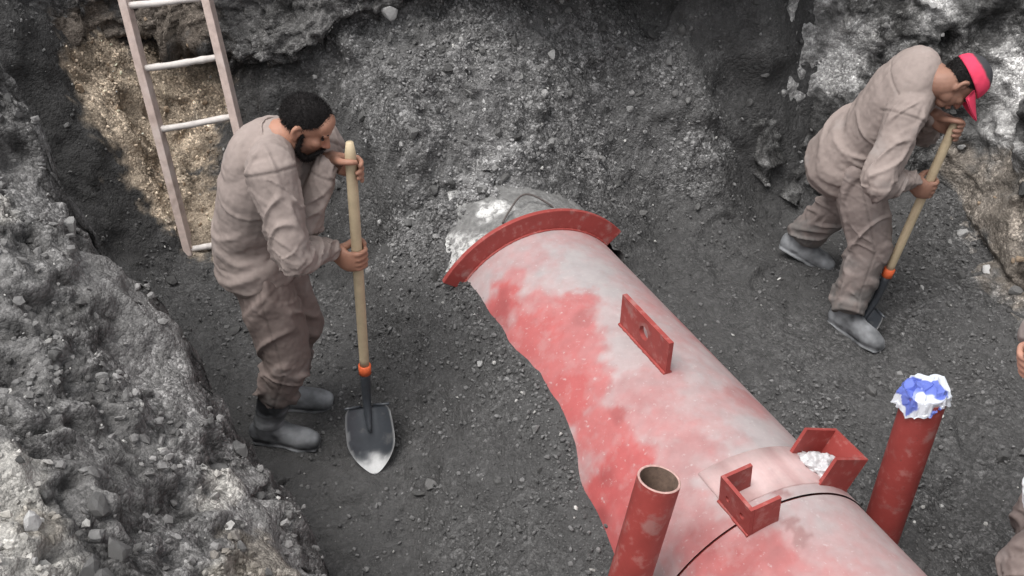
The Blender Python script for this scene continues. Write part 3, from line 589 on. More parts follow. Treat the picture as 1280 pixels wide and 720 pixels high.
# ------------------------------------------------------------------ two standing pipes
def standpipe(base, top, r, label, extra=None):
    o = empty('standing_pipe', tuple(base), label, 'pipe', None); d = nrm(top-base)
    V, F = tubemesh(np.array([base+(top-base)*t for t in np.linspace(0, 1, 14)]), r, 40, caps=False); obj('tube', npmesh('tube', V, F, M['redsteel']), o)
    P = [base+(top-base)*t for t in np.linspace(.4, 1, 8)]; V, F = tubemesh(P, r-.006, 40, caps=False); F = [f[::-1] for f in F]; obj('inside', npmesh('inside', V, F, M['rust']), o)
    u = nrm(np.cross(d, [1, 0, 0])); v = np.cross(d, u); th = np.arange(40)*2*math.pi/40; V = np.concatenate([top+q*(np.cos(th)[:, None]*u+np.sin(th)[:, None]*v)+d*z for q, z in ((r, 0), (r-.001, .002), (r-.006, .002), (r-.007, 0))])
    F = [[k*40+i, k*40+(i+1) % 40, k*40+40+(i+1) % 40, k*40+40+i] for k in range(3) for i in range(40)]; obj('rim', npmesh('rim', V, F, M['rim']), o)
    return o
lt = aty(824, 599, 1.78); lb = aty(783, 735, 1.70); lb = lt+(lb-lt)*((-.06-lt[2])/(lb[2]-lt[2]))
standpipe(lb, lt, .060, 'red standing pipe with an open empty top beside the big pipe')
rt = aty(1158, 492, 2.2); rb = aty(1100, 668, 2.15); rb = rt+(rb-rt)*((-.06-rt[2])/(rb[2]-rt[2]))
standpipe(rb, rt, .064, 'red standing pipe with its top wrapped in blue and white plastic')
def plastic(name, c, R, squash, label, seed, blue, axis):
    bm_ = bmesh.new(); bmesh.ops.create_icosphere(bm_, subdivisions=5, radius=1); V = np.array([v.co[:] for v in bm_.verts]); F = np.array([[v.index for v in f.verts] for f in bm_.faces]); bm_.free()
    r = 1+.20*fbm(V*1.7, 3, seed)+.16*(1-2*np.abs(fbm(V*2.6, 3, seed+1)))+.07*(1-2*np.abs(fbm(V*6, 3, seed+2)))
    V2 = V*r[:, None]*np.asarray(squash); ax = nrm(axis); e1 = nrm(np.cross(ax, [0, 1, 0])); e2 = np.cross(ax, e1)
    V2 = V2[:, :1]*e1+V2[:, 1:2]*e2+V2[:, 2:]*ax
    m = (sstep(.0, .2, fbm(V*.9+3, 2, seed+5)+.02)*blue)[:, None]; col = np.array([.50, .49, .50])*(1-m)+np.array([.05, .09, .55])*m
    o = obj(name, npmesh(name, c+V2*R, F, M['plastic'], col)); return o
def wrap(c, ax, R):
    """a thin sheet gathered over a pipe end: crumpled on top, hanging in folds round the rim"""
    nr, na = 46, 120; e1 = nrm(np.cross(ax, [0, 1, 0])); e2 = np.cross(ax, e1); V, Cc = [], []
    rr = np.repeat(np.linspace(0, 1, nr), na); th = np.tile(np.linspace(0, 2*math.pi, na, endpoint=False), nr); cs = np.stack([np.cos(th), np.sin(th), 0*th], 1)
    side = .5+.5*np.cos(th-.35); drop = .016+.06*side**2+.016*vnoise(cs*2.2, 900); arc = rr*(R+.006+drop); over = np.maximum(arc-(R+.006), 0); rad_ = np.minimum(arc, R+.006)
    P0 = cs*arc[:, None]*22
    fold = .010*fbm(cs*3.2+5, 2, 901)+.007*(1-2*np.abs(vnoise(cs*5.5, 902))); f1_, _, fid_ = facets(np.stack([P0[:, 0], P0[:, 1], 0*th], 1)*1.3, 903)
    rad_ = rad_+sstep(0, .03, over)*fold+.15*over*side; z = .014*(1-(rad_/(R+.01))**2)-over*.96
    top = sstep(.01, 0, over); z = z+top*(.016*f1_+.012*(1-2*np.abs(vnoise(P0*.9, 904)))); rad_ = rad_+(1-top)*.006*f1_
    V = c+rad_[:, None]*(np.cos(th)[:, None]*e1+np.sin(th)[:, None]*e2)+z[:, None]*ax
    b = vnoise(P0*.55+7, 905)+.5*vnoise(P0*1.3, 906); m = .85*sstep(.30, .42, b)[:, None]; col = np.array([.60, .63, .68])*(1-m)+np.array([.04, .09, .50])*m
    i = np.arange(nr*na).reshape(nr, na); j = np.roll(i, -1, 1); F = np.stack([i[:-1], i[1:], j[1:], j[:-1]], -1).reshape(-1, 4)
    o = obj('plastic_wrap', npmesh('plastic_wrap', V, F, M['plastic'], col, smooth=False)); q = o.modifiers.new('solid', 'SOLIDIFY'); q.thickness = .0012; return o
tag(wrap(rt+nrm(rt-rb)*.018, nrm(rt-rb), .063), 'crumpled blue and white plastic wrapped over a pipe end', 'plastic')
bo, up_, sd_, L_ = BR[1], BR[2], BR[3], BR[4]
tag(plastic('plastic_bag', bo+L_*.5-sd_*.075+up_*.085, .062, (1.1, .85, .7), 'w', 320, 0, up_), 'crumpled white plastic bag stuffed in a red bracket', 'bag')

# ------------------------------------------------------------------ ladder
lad = empty('ladder', tuple(aty(238, 316, 3.86)), 'worn pink wooden ladder with pale round rungs, one missing, against the bank', 'ladder')
b0 = aty(238, 318, 3.86); t0 = aty(153, -6, 4.28); b1 = aty(333, 306, 3.88); t1 = aty(258, -6, 4.31)
def extend(a, b, k): return b+(b-a)*k
t0e, t1e = extend(b0, t0, .35), extend(b1, t1, .35)
for (a, b) in ((b0, t0e), (b1, t1e)):
    d = nrm(b-a); sx = nrm(np.cross(d, [0, 1, 0])); sy = np.cross(sx, d); ww, dd = .036, .062
    P = np.array([a+(b-a)*t for t in np.linspace(0, 1, 24)]); P += (.004*vnoise(P*3, 5))[:, None]*sx
    V, F = tubemesh(P, np.tile([.5*ww*1.414, .5*dd*1.414], (24, 1)), 4, True, None)
    # rectangular section turned square to the ladder
    V = np.concatenate([[p+sx*ww/2+sy*dd/2, p-sx*ww/2+sy*dd/2, p-sx*ww/2-sy*dd/2, p+sx*ww/2-sy*dd/2] for p in P])
    obj('rail', bevelled('rail', V, F, M['lwood'], .004), lad)
for (pl, pr_) in (((165, 7), (262, -4)), ((187, 86), (273, 71)), ((203, 162), (292, 145)), ((238, 312), (333, 294))):
    def on_line(a, b, py):
        ts = np.linspace(-.1, 1.2, 800); uv, _ = proj(a+(b-a)*ts[:, None]); return a+(b-a)*ts[np.argmin(abs(uv[:, 1]-py))]
    A_, B_ = on_line(b0, t0, pl[1]), on_line(b1, t1, pr_[1]); d = nrm(B_-A_)
    P = catmull([A_-d*.012, A_*.6+B_*.4+np.array([0, 0, -.004]), A_*.35+B_*.65+np.array([0, 0, -.002]), B_+d*.012], 18); V, F = tubemesh(P, .0155+.002*vnoise(P*30, 4), 12); obj('rung', npmesh('rung', V, F, M['lpipe']), lad)

# ------------------------------------------------------------------ shovels
def shovel(tip, neck, top, bladeup, face, label, L=.30, Wd=.091):
    """tip: end of the blade, neck: where the blade meets the socket, top: end of the handle, face: way the hollow side looks"""
    o = empty('shovel', tuple(tip), label, 'shovel'); ax = nrm(neck-tip); fr = nrm(face-ax*(face@ax)); sd_ = np.cross(ax, fr)
    n, m = 30, 21; Vf = []
    for i in range(n):
        t = i/(n-1); wv = Wd*math.sin(min(1, t/.55)*math.pi/2)**.72 if t < .55 else Wd*(1-.10*((t-.55)/.45)**2-.12*max(0, (t-.9)/.1)**2)
        for j in range(m):
            q = -1+2*j/(m-1); dish = .030*(q*q)*min(1, t*2.2)*(wv/Wd)+.010*(1-min(1, t*3))
            spine = .010*math.exp(-(q/.16)**2)*sstep(.35, .95, np.array(t)) 
            Vf.append(tip+ax*(L*t)+sd_*(wv*q)+fr*(dish+float(spine)))
    Vf = np.array(Vf); Vb = Vf-fr*.0025; F = grid_faces(n, m).tolist(); N = len(Vf); Fb = [[i+N for i in f][::-1] for f in F]
    rimi = list(range(m))+[k*m+m-1 for k in range(1, n)]+[(n-1)*m+k for k in range(m-2, -1, -1)]+[k*m for k in range(n-2, 0, -1)]
    Fr = [[rimi[i], rimi[i-1], rimi[i-1]+N, rimi[i]+N] for i in range(len(rimi))]
    me = npmesh('blade', np.concatenate([Vf, Vb]), F+Fb+Fr, M['blade'], smooth=True)
    T = np.tile(np.repeat(np.linspace(0, 1, n), m), 2); Q = np.tile(np.tile(np.abs(np.linspace(-1, 1, m)), n), 2); P2 = np.concatenate([Vf, Vb])
    wear = np.maximum(sstep(.32, .14, T+.08*fbm(P2*25, 3, 500)), .55*sstep(.9, .99, Q+.05*fbm(P2*30, 2, 501)))
    a = me.color_attributes.new('col', 'FLOAT_COLOR', 'POINT'); c = np.ones((len(P2), 4), np.float32); c[:, :3] = np.array([.045, .05, .058])*(1-wear[:, None])+np.array([.62, .62, .62])*wear[:, None]; a.data.foreach_set('color', c.ravel())
    bl = obj('blade', me, o)
    tp = []
    for sg in (-1, 1):     # rolled foot treads along the top edge
        V, F = tubemesh([neck+sd_*sg*.022+fr*.002, neck+sd_*sg*Wd*.6+fr*.014, neck+sd_*sg*Wd*.93+fr*.026], .005, 8); tp.append((V, F))
    for V, F in tp: tm = npmesh('foot_tread', V, F, M['steel']); to = obj('foot_tread', tm); to.parent = bl; tm.transform(Matrix.Translation(-o.location))
    hd = nrm(top-neck); s1 = neck+hd*.17
    P = catmull([neck-ax*.10+fr*.012, neck-ax*.03+fr*.010, neck+hd*.05, s1], 16); V, F = tubemesh(P, np.interp(np.linspace(0, 1, 16), [0, .25, .6, 1], [.006, .013, .017, .0195]), 16); obj('socket', npmesh('socket', V, F, M['steel']), o)
    V, F = tubemesh([s1-hd*.002, s1, s1+hd*.038, s1+hd*.04], [.019, .0235, .0235, .019], 20); obj('collar', npmesh('collar', V, F, M['orange']), o)
    P = np.array([s1+hd*.03+(top-s1-hd*.03)*t for t in np.linspace(0, 1, 24)]); r = np.interp(np.linspace(0, 1, 24), [0, .5, .96, 1], [.0175, .0185, .018, .012]); V, F = tubemesh(P, r, 18); obj('handle', npmesh('handle', V, F, M['wood']), o)
    return o
M['blade'] = mat('blade_steel', attr=True, rough=.34, nscale=30, nvar=.2, spec=.6, mottle=[((.16, .155, .15), 14, .64, .08, .6)])
def handle_at(neck, top, py):
    t = np.linspace(0, 1, 2000); P = neck+(top-neck)*t[:, None]; uv, _ = proj(P); return P[np.argmin(abs(uv[:, 1]-py))]
S1tip = atz(469, 592, .0); S1neck = aty(459, 507, S1tip[1]+.165); S1top = aty(437, 178, 2.74)
shovel(S1tip+np.array([0, 0, -.004]), S1neck, S1top, None, np.array([.15, -1, .6]), 'long wooden shovel with dark pointed blade and orange collar, held upright', L=float(np.linalg.norm(S1neck-S1tip)))
S2neck = aty(1091, 383, 3.37); S2top = aty(1196, 150, 3.40); S2tip = S2neck+nrm(np.array([-.42, -.25, -.9]))*.27
shovel(S2tip, S2neck, S2top, None, np.array([-.8, -.5, .4]), 'pale wooden shovel with its blade dug into the gravel beside a boot', L=.27)

# ------------------------------------------------------------------ people
X_, Z_ = np.array([1., 0, 0]), np.array([0, 0, 1.])
def remeshed(parts, voxel, smooth_it=4, fac=.5):
    V, F = join(parts); me = bpy.data.meshes.new('tmp'); me.from_pydata(V.tolist(), [], F); me.update()
    o = bpy.data.objects.new('tmp', me); COL.objects.link(o)
    r = o.modifiers.new('r', 'REMESH'); r.mode = 'VOXEL'; r.voxel_size = voxel; r.adaptivity = 0
    if smooth_it: q = o.modifiers.new('s', 'SMOOTH'); q.iterations = smooth_it; q.factor = fac
    dg = bpy.context.evaluated_depsgraph_get(); ev = o.evaluated_get(dg); m2 = bpy.data.meshes.new_from_object(ev)
    n = len(m2.vertices); co = np.empty(n*3, np.float32); m2.vertices.foreach_get('co', co); nv = np.empty(n*3, np.float32); m2.vertices.foreach_get('normal', nv)
    bpy.data.objects.remove(o); bpy.data.meshes.remove(me)
    return m2, co.reshape(-1, 3).astype(float), nv.reshape(-1, 3).astype(float)
def finish(me, V, m, col):
    me.vertices.foreach_set('co', V.astype(np.float32).ravel())
    a = me.color_attributes.new('col', 'FLOAT_COLOR', 'POINT'); c = np.ones((len(V), 4), np.float32); c[:, :3] = np.clip(col, 0, 1); a.data.foreach_set('color', c.ravel())
    me.materials.clear(); me.materials.append(m); me.polygons.foreach_set('use_smooth', np.ones(len(me.polygons), bool)); me.update(); return me
def limb(P, R, n=18, sub=6, orient=None):
    """closed rounded tube along control points with radius (or radius pairs) at each, smoothly interpolated"""
    P = np.asarray(P, float); R = np.asarray([(r, r) if np.ndim(r) == 0 else r for r in R], float); k = len(P)
    Q = catmull(P, (k-1)*sub+1); tt = np.linspace(0, k-1, len(Q)); RR = np.stack([np.interp(tt, range(k), R[:, i]) for i in (0, 1)], 1)
    t0, t1 = nrm(Q[0]-Q[1]), nrm(Q[-1]-Q[-2]); r0, r1 = RR[0].min(), RR[-1].min()
    Q = np.vstack([Q[0]+t0*r0*.55, Q[0]+t0*r0*.35, Q, Q[-1]+t1*r1*.35, Q[-1]+t1*r1*.55]); RR = np.vstack([RR[0]*.35, RR[0]*.8, RR, RR[-1]*.8, RR[-1]*.35])
    return tubemesh(Q, RR, n, True, orient)
def ball(c, axes, rad, sub=3):
    V, F = ico_base(sub); return np.asarray(c)+(V*np.asarray(rad))@np.asarray(axes), F.tolist()
def ik(a, b, l1, l2, pole):
    d = b-a; L = min(np.linalg.norm(d), (l1+l2)*.998); d = nrm(d); x_ = (l1*l1-l2*l2+L*L)/(2*L); h = math.sqrt(max(l1*l1-x_*x_, 0)); p = np.asarray(pole, float); p = nrm(p-d*(p@d)); return a+d*x_+p*h
def grip(S, A, W_, side, rs=.019, sc=1.0, open_=0):
    """a hand closed round a shaft at S with axis A: palm, four unequal fingers, thumb; side = which way the fingers wrap"""
    e1 = W_-S; e1 = nrm(e1-A*(e1@A)); e2 = np.cross(A, e1)*side; parts = []
    def pt(phi, r, z): return S+A*z+r*(math.cos(phi)*e1+math.sin(phi)*e2)
    R = rs+.010*sc; rad = math.radians
    parts.append(limb([W_, W_*.45+pt(rad(8), R+.016, .004)*.55, pt(rad(30), R+.012, .0), pt(rad(75), R+.004, .0)], [(.028*sc, .021*sc), (.038*sc, .019*sc), (.042*sc, .017*sc), (.038*sc, .011*sc)], 16, 6, A))
    for z, r, ex in ((.031, .0088, 195), (.0105, .0094, 215), (-.010, .009, 208), (-.029, .0078, 180)):
        ph = [60, 95, 135, 175, ex+30-open_]; ph = np.linspace(60, ex+35-open_, 6)
        parts.append(limb([pt(rad(p), R+(.004 if k == 1 else 0)+(.001*k if open_ else 0), z*sc+.002*math.sin(k)) for k, p in enumerate(ph)], [r*1.12*sc, r*1.1*sc, r*sc, r*1.02*sc, r*.92*sc, r*.8*sc], 10, 4))
    parts.append(limb([W_*.5+pt(rad(-10), R+.014, .02)*.5, pt(rad(-30), R+.010, .034), pt(rad(-75), R+.003, .046), pt(rad(-125), R, .05), pt(rad(-165), R, .046)], [.017*sc, .0145*sc, .011*sc, .0105*sc, .0085*sc], 10, 5))
    return parts
def segdist(V, a, b):
    d = b-a; t = np.clip((V-a)@d/(d@d), 0, 1); c = a+t[:, None]*d; return np.linalg.norm(V-c, axis=1), t
def fold_field(V, bones, seed):
    """cloth folds: ridges that run round the limbs and bunch up at the joints. bones: (a, b, amp at a, amp mid, amp at b, folds per metre)"""
    best = np.full(len(V), 9.); dsp = np.zeros(len(V)); tot = np.zeros(len(V))
    for k, (a, b, rr, aa, am, ab, fq) in enumerate(bones):
        d, t = segdist(V, a, b); L = np.linalg.norm(b-a); ax = (b-a)/L; v = V-a; v = v-(v@ax)[:, None]*ax; v /= np.maximum(np.linalg.norm(v, axis=1, keepdims=True), 1e-6)
        e1 = nrm(np.cross(ax, [.3, .9, .2])); e2 = np.cross(ax, e1); c, s_ = v@e1, v@e2; u = ((V-a)@ax)
        q = np.stack([u*fq+1.1*np.sin(k*2.1+1)*c+.9*s_, c*.75+k*7, s_*.75+u*2], 1); q2 = np.stack([u*fq*1.7-1.4*c+.8*s_, c*1.1+k*5, s_*1.1+u*3], 1)
        f = 1.25*np.exp(-(vnoise(q, seed+k)/.20)**2)-.35+.55*np.exp(-(vnoise(q2, seed+20+k)/.16)**2)*np.clip(.5+vnoise(q*.5, seed+40), 0, 1)+.25*vnoise(q*.6, seed+41)
        amp = np.where(t < .5, aa+(am-aa)*sstep(0, .5, t), am+(ab-am)*sstep(.5, 1, t)); wgt = np.exp(-np.clip(d-rr, 0, 9)/.02)
        wgt = wgt**2+1e-9; dsp += wgt*f*amp; tot += wgt
    return dsp/tot
def cloth(parts, voxel, bones, seed, m, base, cut=None, seams=None):
    me, V, N = remeshed(parts, voxel, 5); V = V+N*(fold_field(V, bones, seed)+.0012*fbm(V*60, 2, seed+50)-.0035*(sm := seams(V) if seams else np.zeros(len(V))))[:, None]
    if cut is not None: V = cut(V)
    c = np.asarray(base)*(1+.07*fbm(V*5, 3, seed+60)+.05*fbm(V*22, 3, seed+61))[:, None]*(1-.22*sm)[:, None]; dirt = np.clip(sstep(.40, .16, V[:, 2]+.12*fbm(V*8, 3, seed+70))*(.6+.6*fbm(V*17, 3, seed+71)), 0, .75)[:, None]; c = c*(1-dirt)+np.array([.15, .145, .14])*dirt; return finish(me, V, m, c)
M['cloth'] = mat('coverall_cloth', attr=True, rough=.92, nscale=60, nvar=.06, bump=.25, bscale=420, bdist=.0012, spec=.12, mottle=[((.33, .31, .30), 6, .64, .08, .4), ((.14, .12, .11), 11, .70, .06, .35)])
def creases(m, sc, dist, strength):
    t = m.node_tree; N, L = t.nodes, t.links; b = N['Principled BSDF']; tc = N.new('ShaderNodeTexCoord'); n = N.new('ShaderNodeTexNoise'); n.noise_type = 'RIDGED_MULTIFRACTAL'; n.inputs['Scale'].default_value = sc; n.inputs['Detail'].default_value = 3; n.inputs['Distortion'].default_value = .6
    mp = N.new('ShaderNodeMapping'); mp.inputs['Scale'].default_value = (1, 1, 1.8); L.new(tc.outputs['Object'], mp.inputs[0]); L.new(mp.outputs[0], n.inputs['Vector']); bp = N.new('ShaderNodeBump'); bp.inputs['Strength'].default_value = strength; bp.inputs['Distance'].default_value = dist
    L.new(n.outputs[0], bp.inputs['Height']); old = b.inputs['Normal'].links[0].from_socket; L.new(old, bp.inputs['Normal']); L.new(bp.outputs[0], b.inputs['Normal'])
creases(M['cloth'], 9, .007, .55)
M['skin'] = mat('skin', attr=True, rough=.55, nscale=30, nvar=.08, bump=.12, bscale=150, bdist=.001, spec=.35, sss=.06)
M['hair'] = mat('dark_hair', (.012, .010, .010), .6, nscale=160, nvar=.5, bump=.8, bscale=260, bdist=.006, spec=.25)
M['rubber'] = mat('boot_rubber', attr=True, rough=.6, nscale=26, nvar=.2, bump=.15, bscale=60, bdist=.003, spec=.35)
M['capred'] = mat('cap_cloth', attr=True, rough=.8, nscale=50, nvar=.06, bump=.2, bscale=300, bdist=.001)
M['eye'] = mat('eye', (.03, .022, .02), .3, nscale=60, nvar=.05)
M['glove'] = mat('white_glove', (.70, .71, .74), .9, nscale=40, nvar=.12, bump=.4, bscale=300)

def worker(loc, label, W, face, hup, grips, feet, seed, cloth_top, cloth_leg, skin, cap=None, beard=True, glove=None, hem_drop=.075, group=None):
    root = empty('person', tuple(loc), label, 'person', group)
    lat = nrm(W['shF']-W['shN']); plat = nrm(W['hipF']-W['hipN']); f = nrm(face); u = nrm(hup-f*(hup@f)); r = np.cross(f, u); H_ = W['head']; HS = .80; AX = np.stack([f, r, u])*HS
    def hp(a, b, c): return H_+HS*(a*f+b*r+c*u)
    wr, el = {}, {}
    for sd_ in 'NF':
        S, A, wrist, side, op = grips[sd_]; wr[sd_] = np.asarray(wrist); el[sd_] = ik(W['sh'+sd_], wr[sd_], .285, .25, W['pole'+sd_])
    kn = {s: ik(W['hip'+s], W['ank'+s], *[max(W.get('leg', .34), .512*np.linalg.norm(W['hip'+s]-W['ank'+s]))]*2, W['kpole'+s]) for s in 'NF'}
    # body, one continuous skin
    B = [limb([W['pel']-np.array([0, 0, .05]), W['pel'], W['waist'], W['chest'], W['chest']*.35+W['neck']*.65, W['neck']], [(.09, .07), (.115, .085), (.11, .08), (.135, .09), (.12, .075), (.06, .055)], 24, 6, lat)]
    B.append(limb([W['neck']*.8+W['chest']*.2, W['neck'], hp(-.035, 0, -.075), hp(-.02, 0, -.02)], [.066, .060, .056, .055], 20, 6))
    for s in 'NF':
        B.append(limb([W['neck']*.6+W['chest']*.1+W['sh'+s]*.3, W['sh'+s]], [.05, .052])); B.append(limb([W['sh'+s], W['sh'+s]*.5+el[s]*.5, el[s], el[s]*.6+wr[s]*.4, wr[s]], [.050, .046, .038, .036, .026]))
        B.append(limb([W['hip'+s], W['hip'+s]*.5+kn[s]*.5, kn[s], kn[s]*.65+W['ank'+s]*.35, W['ank'+s]], [.058, .062, .052, .05, .036]))
    B += [ball(hp(-.012, 0, .032), AX, (.096, .075, .086)), ball(hp(.034, 0, -.032), AX, (.058, .058, .085)), ball(hp(.048, 0, -.094), AX, (.035, .040, .026)), ball(hp(.085, 0, .025), AX, (.016, .050, .011)),
          ball(hp(.097, 0, -.064), AX, (.008, .022, .0065), 2), ball(hp(.093, 0, -.078), AX, (.009, .019, .007), 2), limb([hp(.086, 0, .018), hp(.100, 0, -.008), hp(.113, 0, -.034)], [.007, .008, .0105], 10, 4), ball(hp(.06, 0, .05), AX, (.04, .058, .05))]
    for q in (-1, 1):
        B += [ball(hp(.008, q*.044, -.068), AX, (.044, .022, .036)), ball(hp(.062, q*.036, -.022), AX, (.026, .022, .022), 2), ball(hp(.100, q*.0105, -.038), AX, (.009, .007, .006), 2),
              limb([hp(-.006, q*.074, .024), hp(-.020, q*.084, .022), hp(-.026, q*.085, .0), hp(-.014, q*.079, -.026), hp(-.004, q*.073, -.034)], [.007, .008, .008, .008, .007], 8, 4), ball(hp(-.008, q*.075, -.004), AX, (.016, .005, .024), 2)]
    G = []
    for s in 'NF':
        g_ = grip(*grips[s][:3], grips[s][3], open_=grips[s][4])
        if glove == s: G = g_+[limb([wr[s], wr[s]*.75+el[s]*.25], [.034, .040])]
        B += g_
    me, V, N = remeshed(B, .0042, 2, .5); sk = np.tile(skin, (len(V), 1)); L_ = (V-H_)@AX.T/HS**2
    sk *= (1+.10*fbm(V*14, 3, seed)+.05*fbm(V*50, 2, seed+1))[:, None]
    dlip = np.exp(-(((L_-np.array([.10, 0, -.071]))/np.array([.012, .026, .014]))**2).sum(1)); sk = sk*(1-.35*dlip[:, None]*np.array([.3, 1, 1]))
    ear = np.exp(-(((L_-np.array([.104, 0, -.03]))/.025)**2).sum(1)); sk = sk*(1+.15*ear[:, None]*np.array([1, -.3, -.4]))
    if beard: stub = sstep(-.028, -.062, L_[:, 2])*sstep(-.02, .02, L_[:, 0])*(np.abs(L_[:, 0]) < .2)*(1-dlip); stub *= sstep(-.16, -.12, L_[:, 2]); sk = sk*(1-.68*stub[:, None])
    obj('body', finish(me, V, M['skin'], sk), root)
    for q in (-1, 1):
        V, F = ball(hp(.083, q*.030, .004), AX, (.008, .011, .0045), 2); obj('eye', npmesh('eye', V, F, M['eye']), root)
        V, F = limb([hp(.089, q*.012, .026), hp(.092, q*.028, .031), hp(.078, q*.050, .024)], [.003, .0038, .002], 8, 4); obj('eyebrow', npmesh('eyebrow', V, F, M['hair']), root)
    # hair: a cap of short hair whose edge sinks into the skull along the hairline
    V, F = ico_base(5); D = V/np.linalg.norm(V, axis=1, keepdims=True); rad = np.array([.1015, .080, .0915])
    line = D[:, 2]+.35-.95*np.clip(D[:, 0], -1, 1)-.55*np.clip(-D[:, 0]-.3, 0, 1)*0; line = np.where(D[:, 0] < 0, np.maximum(line, .55-2.0*np.clip(-D[:, 2]-.55+.25*D[:, 0], 0, 1)), line)
    th = sstep(-.12, .12, line+.06*fbm(D*5, 3, seed+3)); P = D*rad*(.80+.20*th+.02*th*fbm(D*16, 3, seed+4))[:, None]
    def strands(Vs, Ns, idx, ln, rng):
        n_ = len(idx); p = Vs[idx]+rng.normal(size=(n_, 3))*.0015; d_ = Ns[idx]*.7+rng.normal(size=(n_, 3))*.45-np.array([0, 0, .15]); d_ /= np.linalg.norm(d_, axis=1, keepdims=True); e_ = np.cross(d_, rng.normal(size=(n_, 3))); e_ /= np.linalg.norm(e_, axis=1, keepdims=True)
        ll = ln*rng.uniform(.5, 1.3, size=(n_, 1)); return np.stack([p-e_*.0009, p+e_*.0009, p+d_*ll], 1).reshape(-1, 3), np.arange(n_*3).reshape(-1, 3)
    rngh = np.random.default_rng(seed); HV = hp(-.012, 0, .036)+P@AX; HN = (D/rad)@(AX/HS); HN /= np.linalg.norm(HN, axis=1, keepdims=True); wt_ = sstep(.25, .75, th); SV, SF = strands(HV, HN, rngh.choice(len(HV), 7000, p=wt_/wt_.sum()), .009, rngh)
    tag(obj('hair', npmesh('hair', np.concatenate([HV, SV]), np.concatenate([F, SF+len(HV)]), M['hair']), root), kind='stuff')
    if beard:
        parts = []
        for q in (-1, 1):
            parts += [limb([hp(.012, q*.070, .0), hp(.014, q*.068, -.035), hp(.022, q*.060, -.078), hp(.055, q*.036, -.108), hp(.076, 0, -.116)], [.006, .008, .012, .014, .013], 10, 5), limb([hp(.104, q*.004, -.052), hp(.098, q*.020, -.056), hp(.084, q*.034, -.078), hp(.070, q*.032, -.098)], [.006, .0075, .008, .011], 8, 5)]
        me, V, N = remeshed(parts, .004, 2); V = V+N*(.002*fbm(V*120, 2, seed)-.002)[:, None]; tris = [list(p.vertices) for p in me.polygons]; SV, SF = strands(V, N, rngh.integers(0, len(V), 4500), .006, rngh)
        tag(obj('beard', npmesh('beard', np.concatenate([V, SV]), tris+(SF+len(V)).tolist(), M['hair']), root), kind='stuff')
    if cap is not None:
        V, F = ico_base(5); D = V; low = -.02+.10*np.clip(D[:, 0], -1, 1)
        P = D*np.array([.113, .092, .108]); k = D[:, 2] < low; P[k] = P[k]*np.array([.97, .97, .0])+np.array([0, 0, 1.])*(low[k]*.1)[:, None]; P *= (1+.012*fbm(D*6, 2, seed+9))[:, None]
        top_ = sstep(.50, .62, D[:, 2]-.18*D[:, 0]+.05*fbm(D*4, 2, seed)); c = np.array(cap[0])*(1-top_[:, None])+np.array(cap[1])*top_[:, None]
        co = obj('cap', npmesh('cap', hp(-.008, 0, .048)+P@AX, F, M['capred'], c), root)
        n, m_ = 22, 12; Vb = []
        for i in range(n):
            a = -1.25+2.5*i/(n-1)
            for j in range(m_):
                t = j/(m_-1); ext = .115*max(0, math.cos(a*1.2))**.6; Vb.append(hp(-.008+.108*math.cos(a)+ext*t, .088*math.sin(a)*(1-.04*t), .050-.014*t-.030*(math.sin(a)**2)*(.25+t)))
        Vb = np.array(Vb); F = grid_faces(n, m_).tolist(); N0 = len(Vb); ri = list(range(m_))+[q*m_+m_-1 for q in range(1, n)]+[(n-1)*m_+q for q in range(m_-2, -1, -1)]+[q*m_ for q in range(n-2, 0, -1)]
        V = np.concatenate([Vb, Vb-u*.004]); F = F+[[i+N0 for i in q][::-1] for q in F]+[[ri[i], ri[i-1], ri[i-1]+N0, ri[i]+N0] for i in range(len(ri))]
        bm_ = npmesh('brim', V, F, M['capred'], np.tile(cap[0], (len(V), 1))); bo_ = obj('brim', bm_); bo_.parent = co; bm_.transform(Matrix.Translation(-root.location))
    if G:
        me, V, N = remeshed(G, .0045, 2); V = V+N*(.004+.001*fbm(V*50, 2, 5))[:, None]; obj('glove', finish(me, V, M['glove'], np.tile([.7, .71, .74], (len(V), 1))), root)
    # shirt
    dn = nrm(W['pel']-W['waist']); hem = W['pel']+nrm(dn*.6-Z_*.4)*hem_drop; front = nrm(np.cross(lat, W['neck']-W['pel'])); 
    if front@np.asarray(W['fwd']) < 0: front = -front
    T = [limb([hem, W['pel'], W['waist'], W['chest'], W['chest']*.5+W['neck']*.5, W['neck']+nrm(W['neck']-W['chest'])*.01], [(.182, .150), (.173, .143), (.152, .124), (.170, .130), (.145, .108), (.072, .068)], 28, 6, lat)]
    T.append(ball(W['chest']*.62+W['neck']*.38-front*.035, np.stack([front, lat, np.cross(front, lat)]), (.10, .155, .15)))
    bones = [(hem, W['waist'], .17, .005, .010, .014, 11), (W['waist'], W['chest'], .17, .014, .009, .005, 10), (W['chest'], W['neck'], .17, .005, .005, .003, 8)]
    for s in 'NF':
        sh, e_, w_ = W['sh'+s], el[s], wr[s]; fa = nrm(w_-e_)
        T.append(limb([W['neck']*.55+W['chest']*.15+sh*.30, sh+nrm(sh-W['neck'])*.005], [(.070, .066), .078])); T.append(limb([sh, sh*.55+e_*.45, e_, e_*.5+w_*.5, w_-fa*.035], [.080, .066, .056, .047, .038])); T.append(limb([w_-fa*.055, w_-fa*.012], [.040, .0385]))
        bones += [(sh, e_, .07, .008, .008, .013, 13), (e_, w_, .055, .013, .009, .008, 17)]
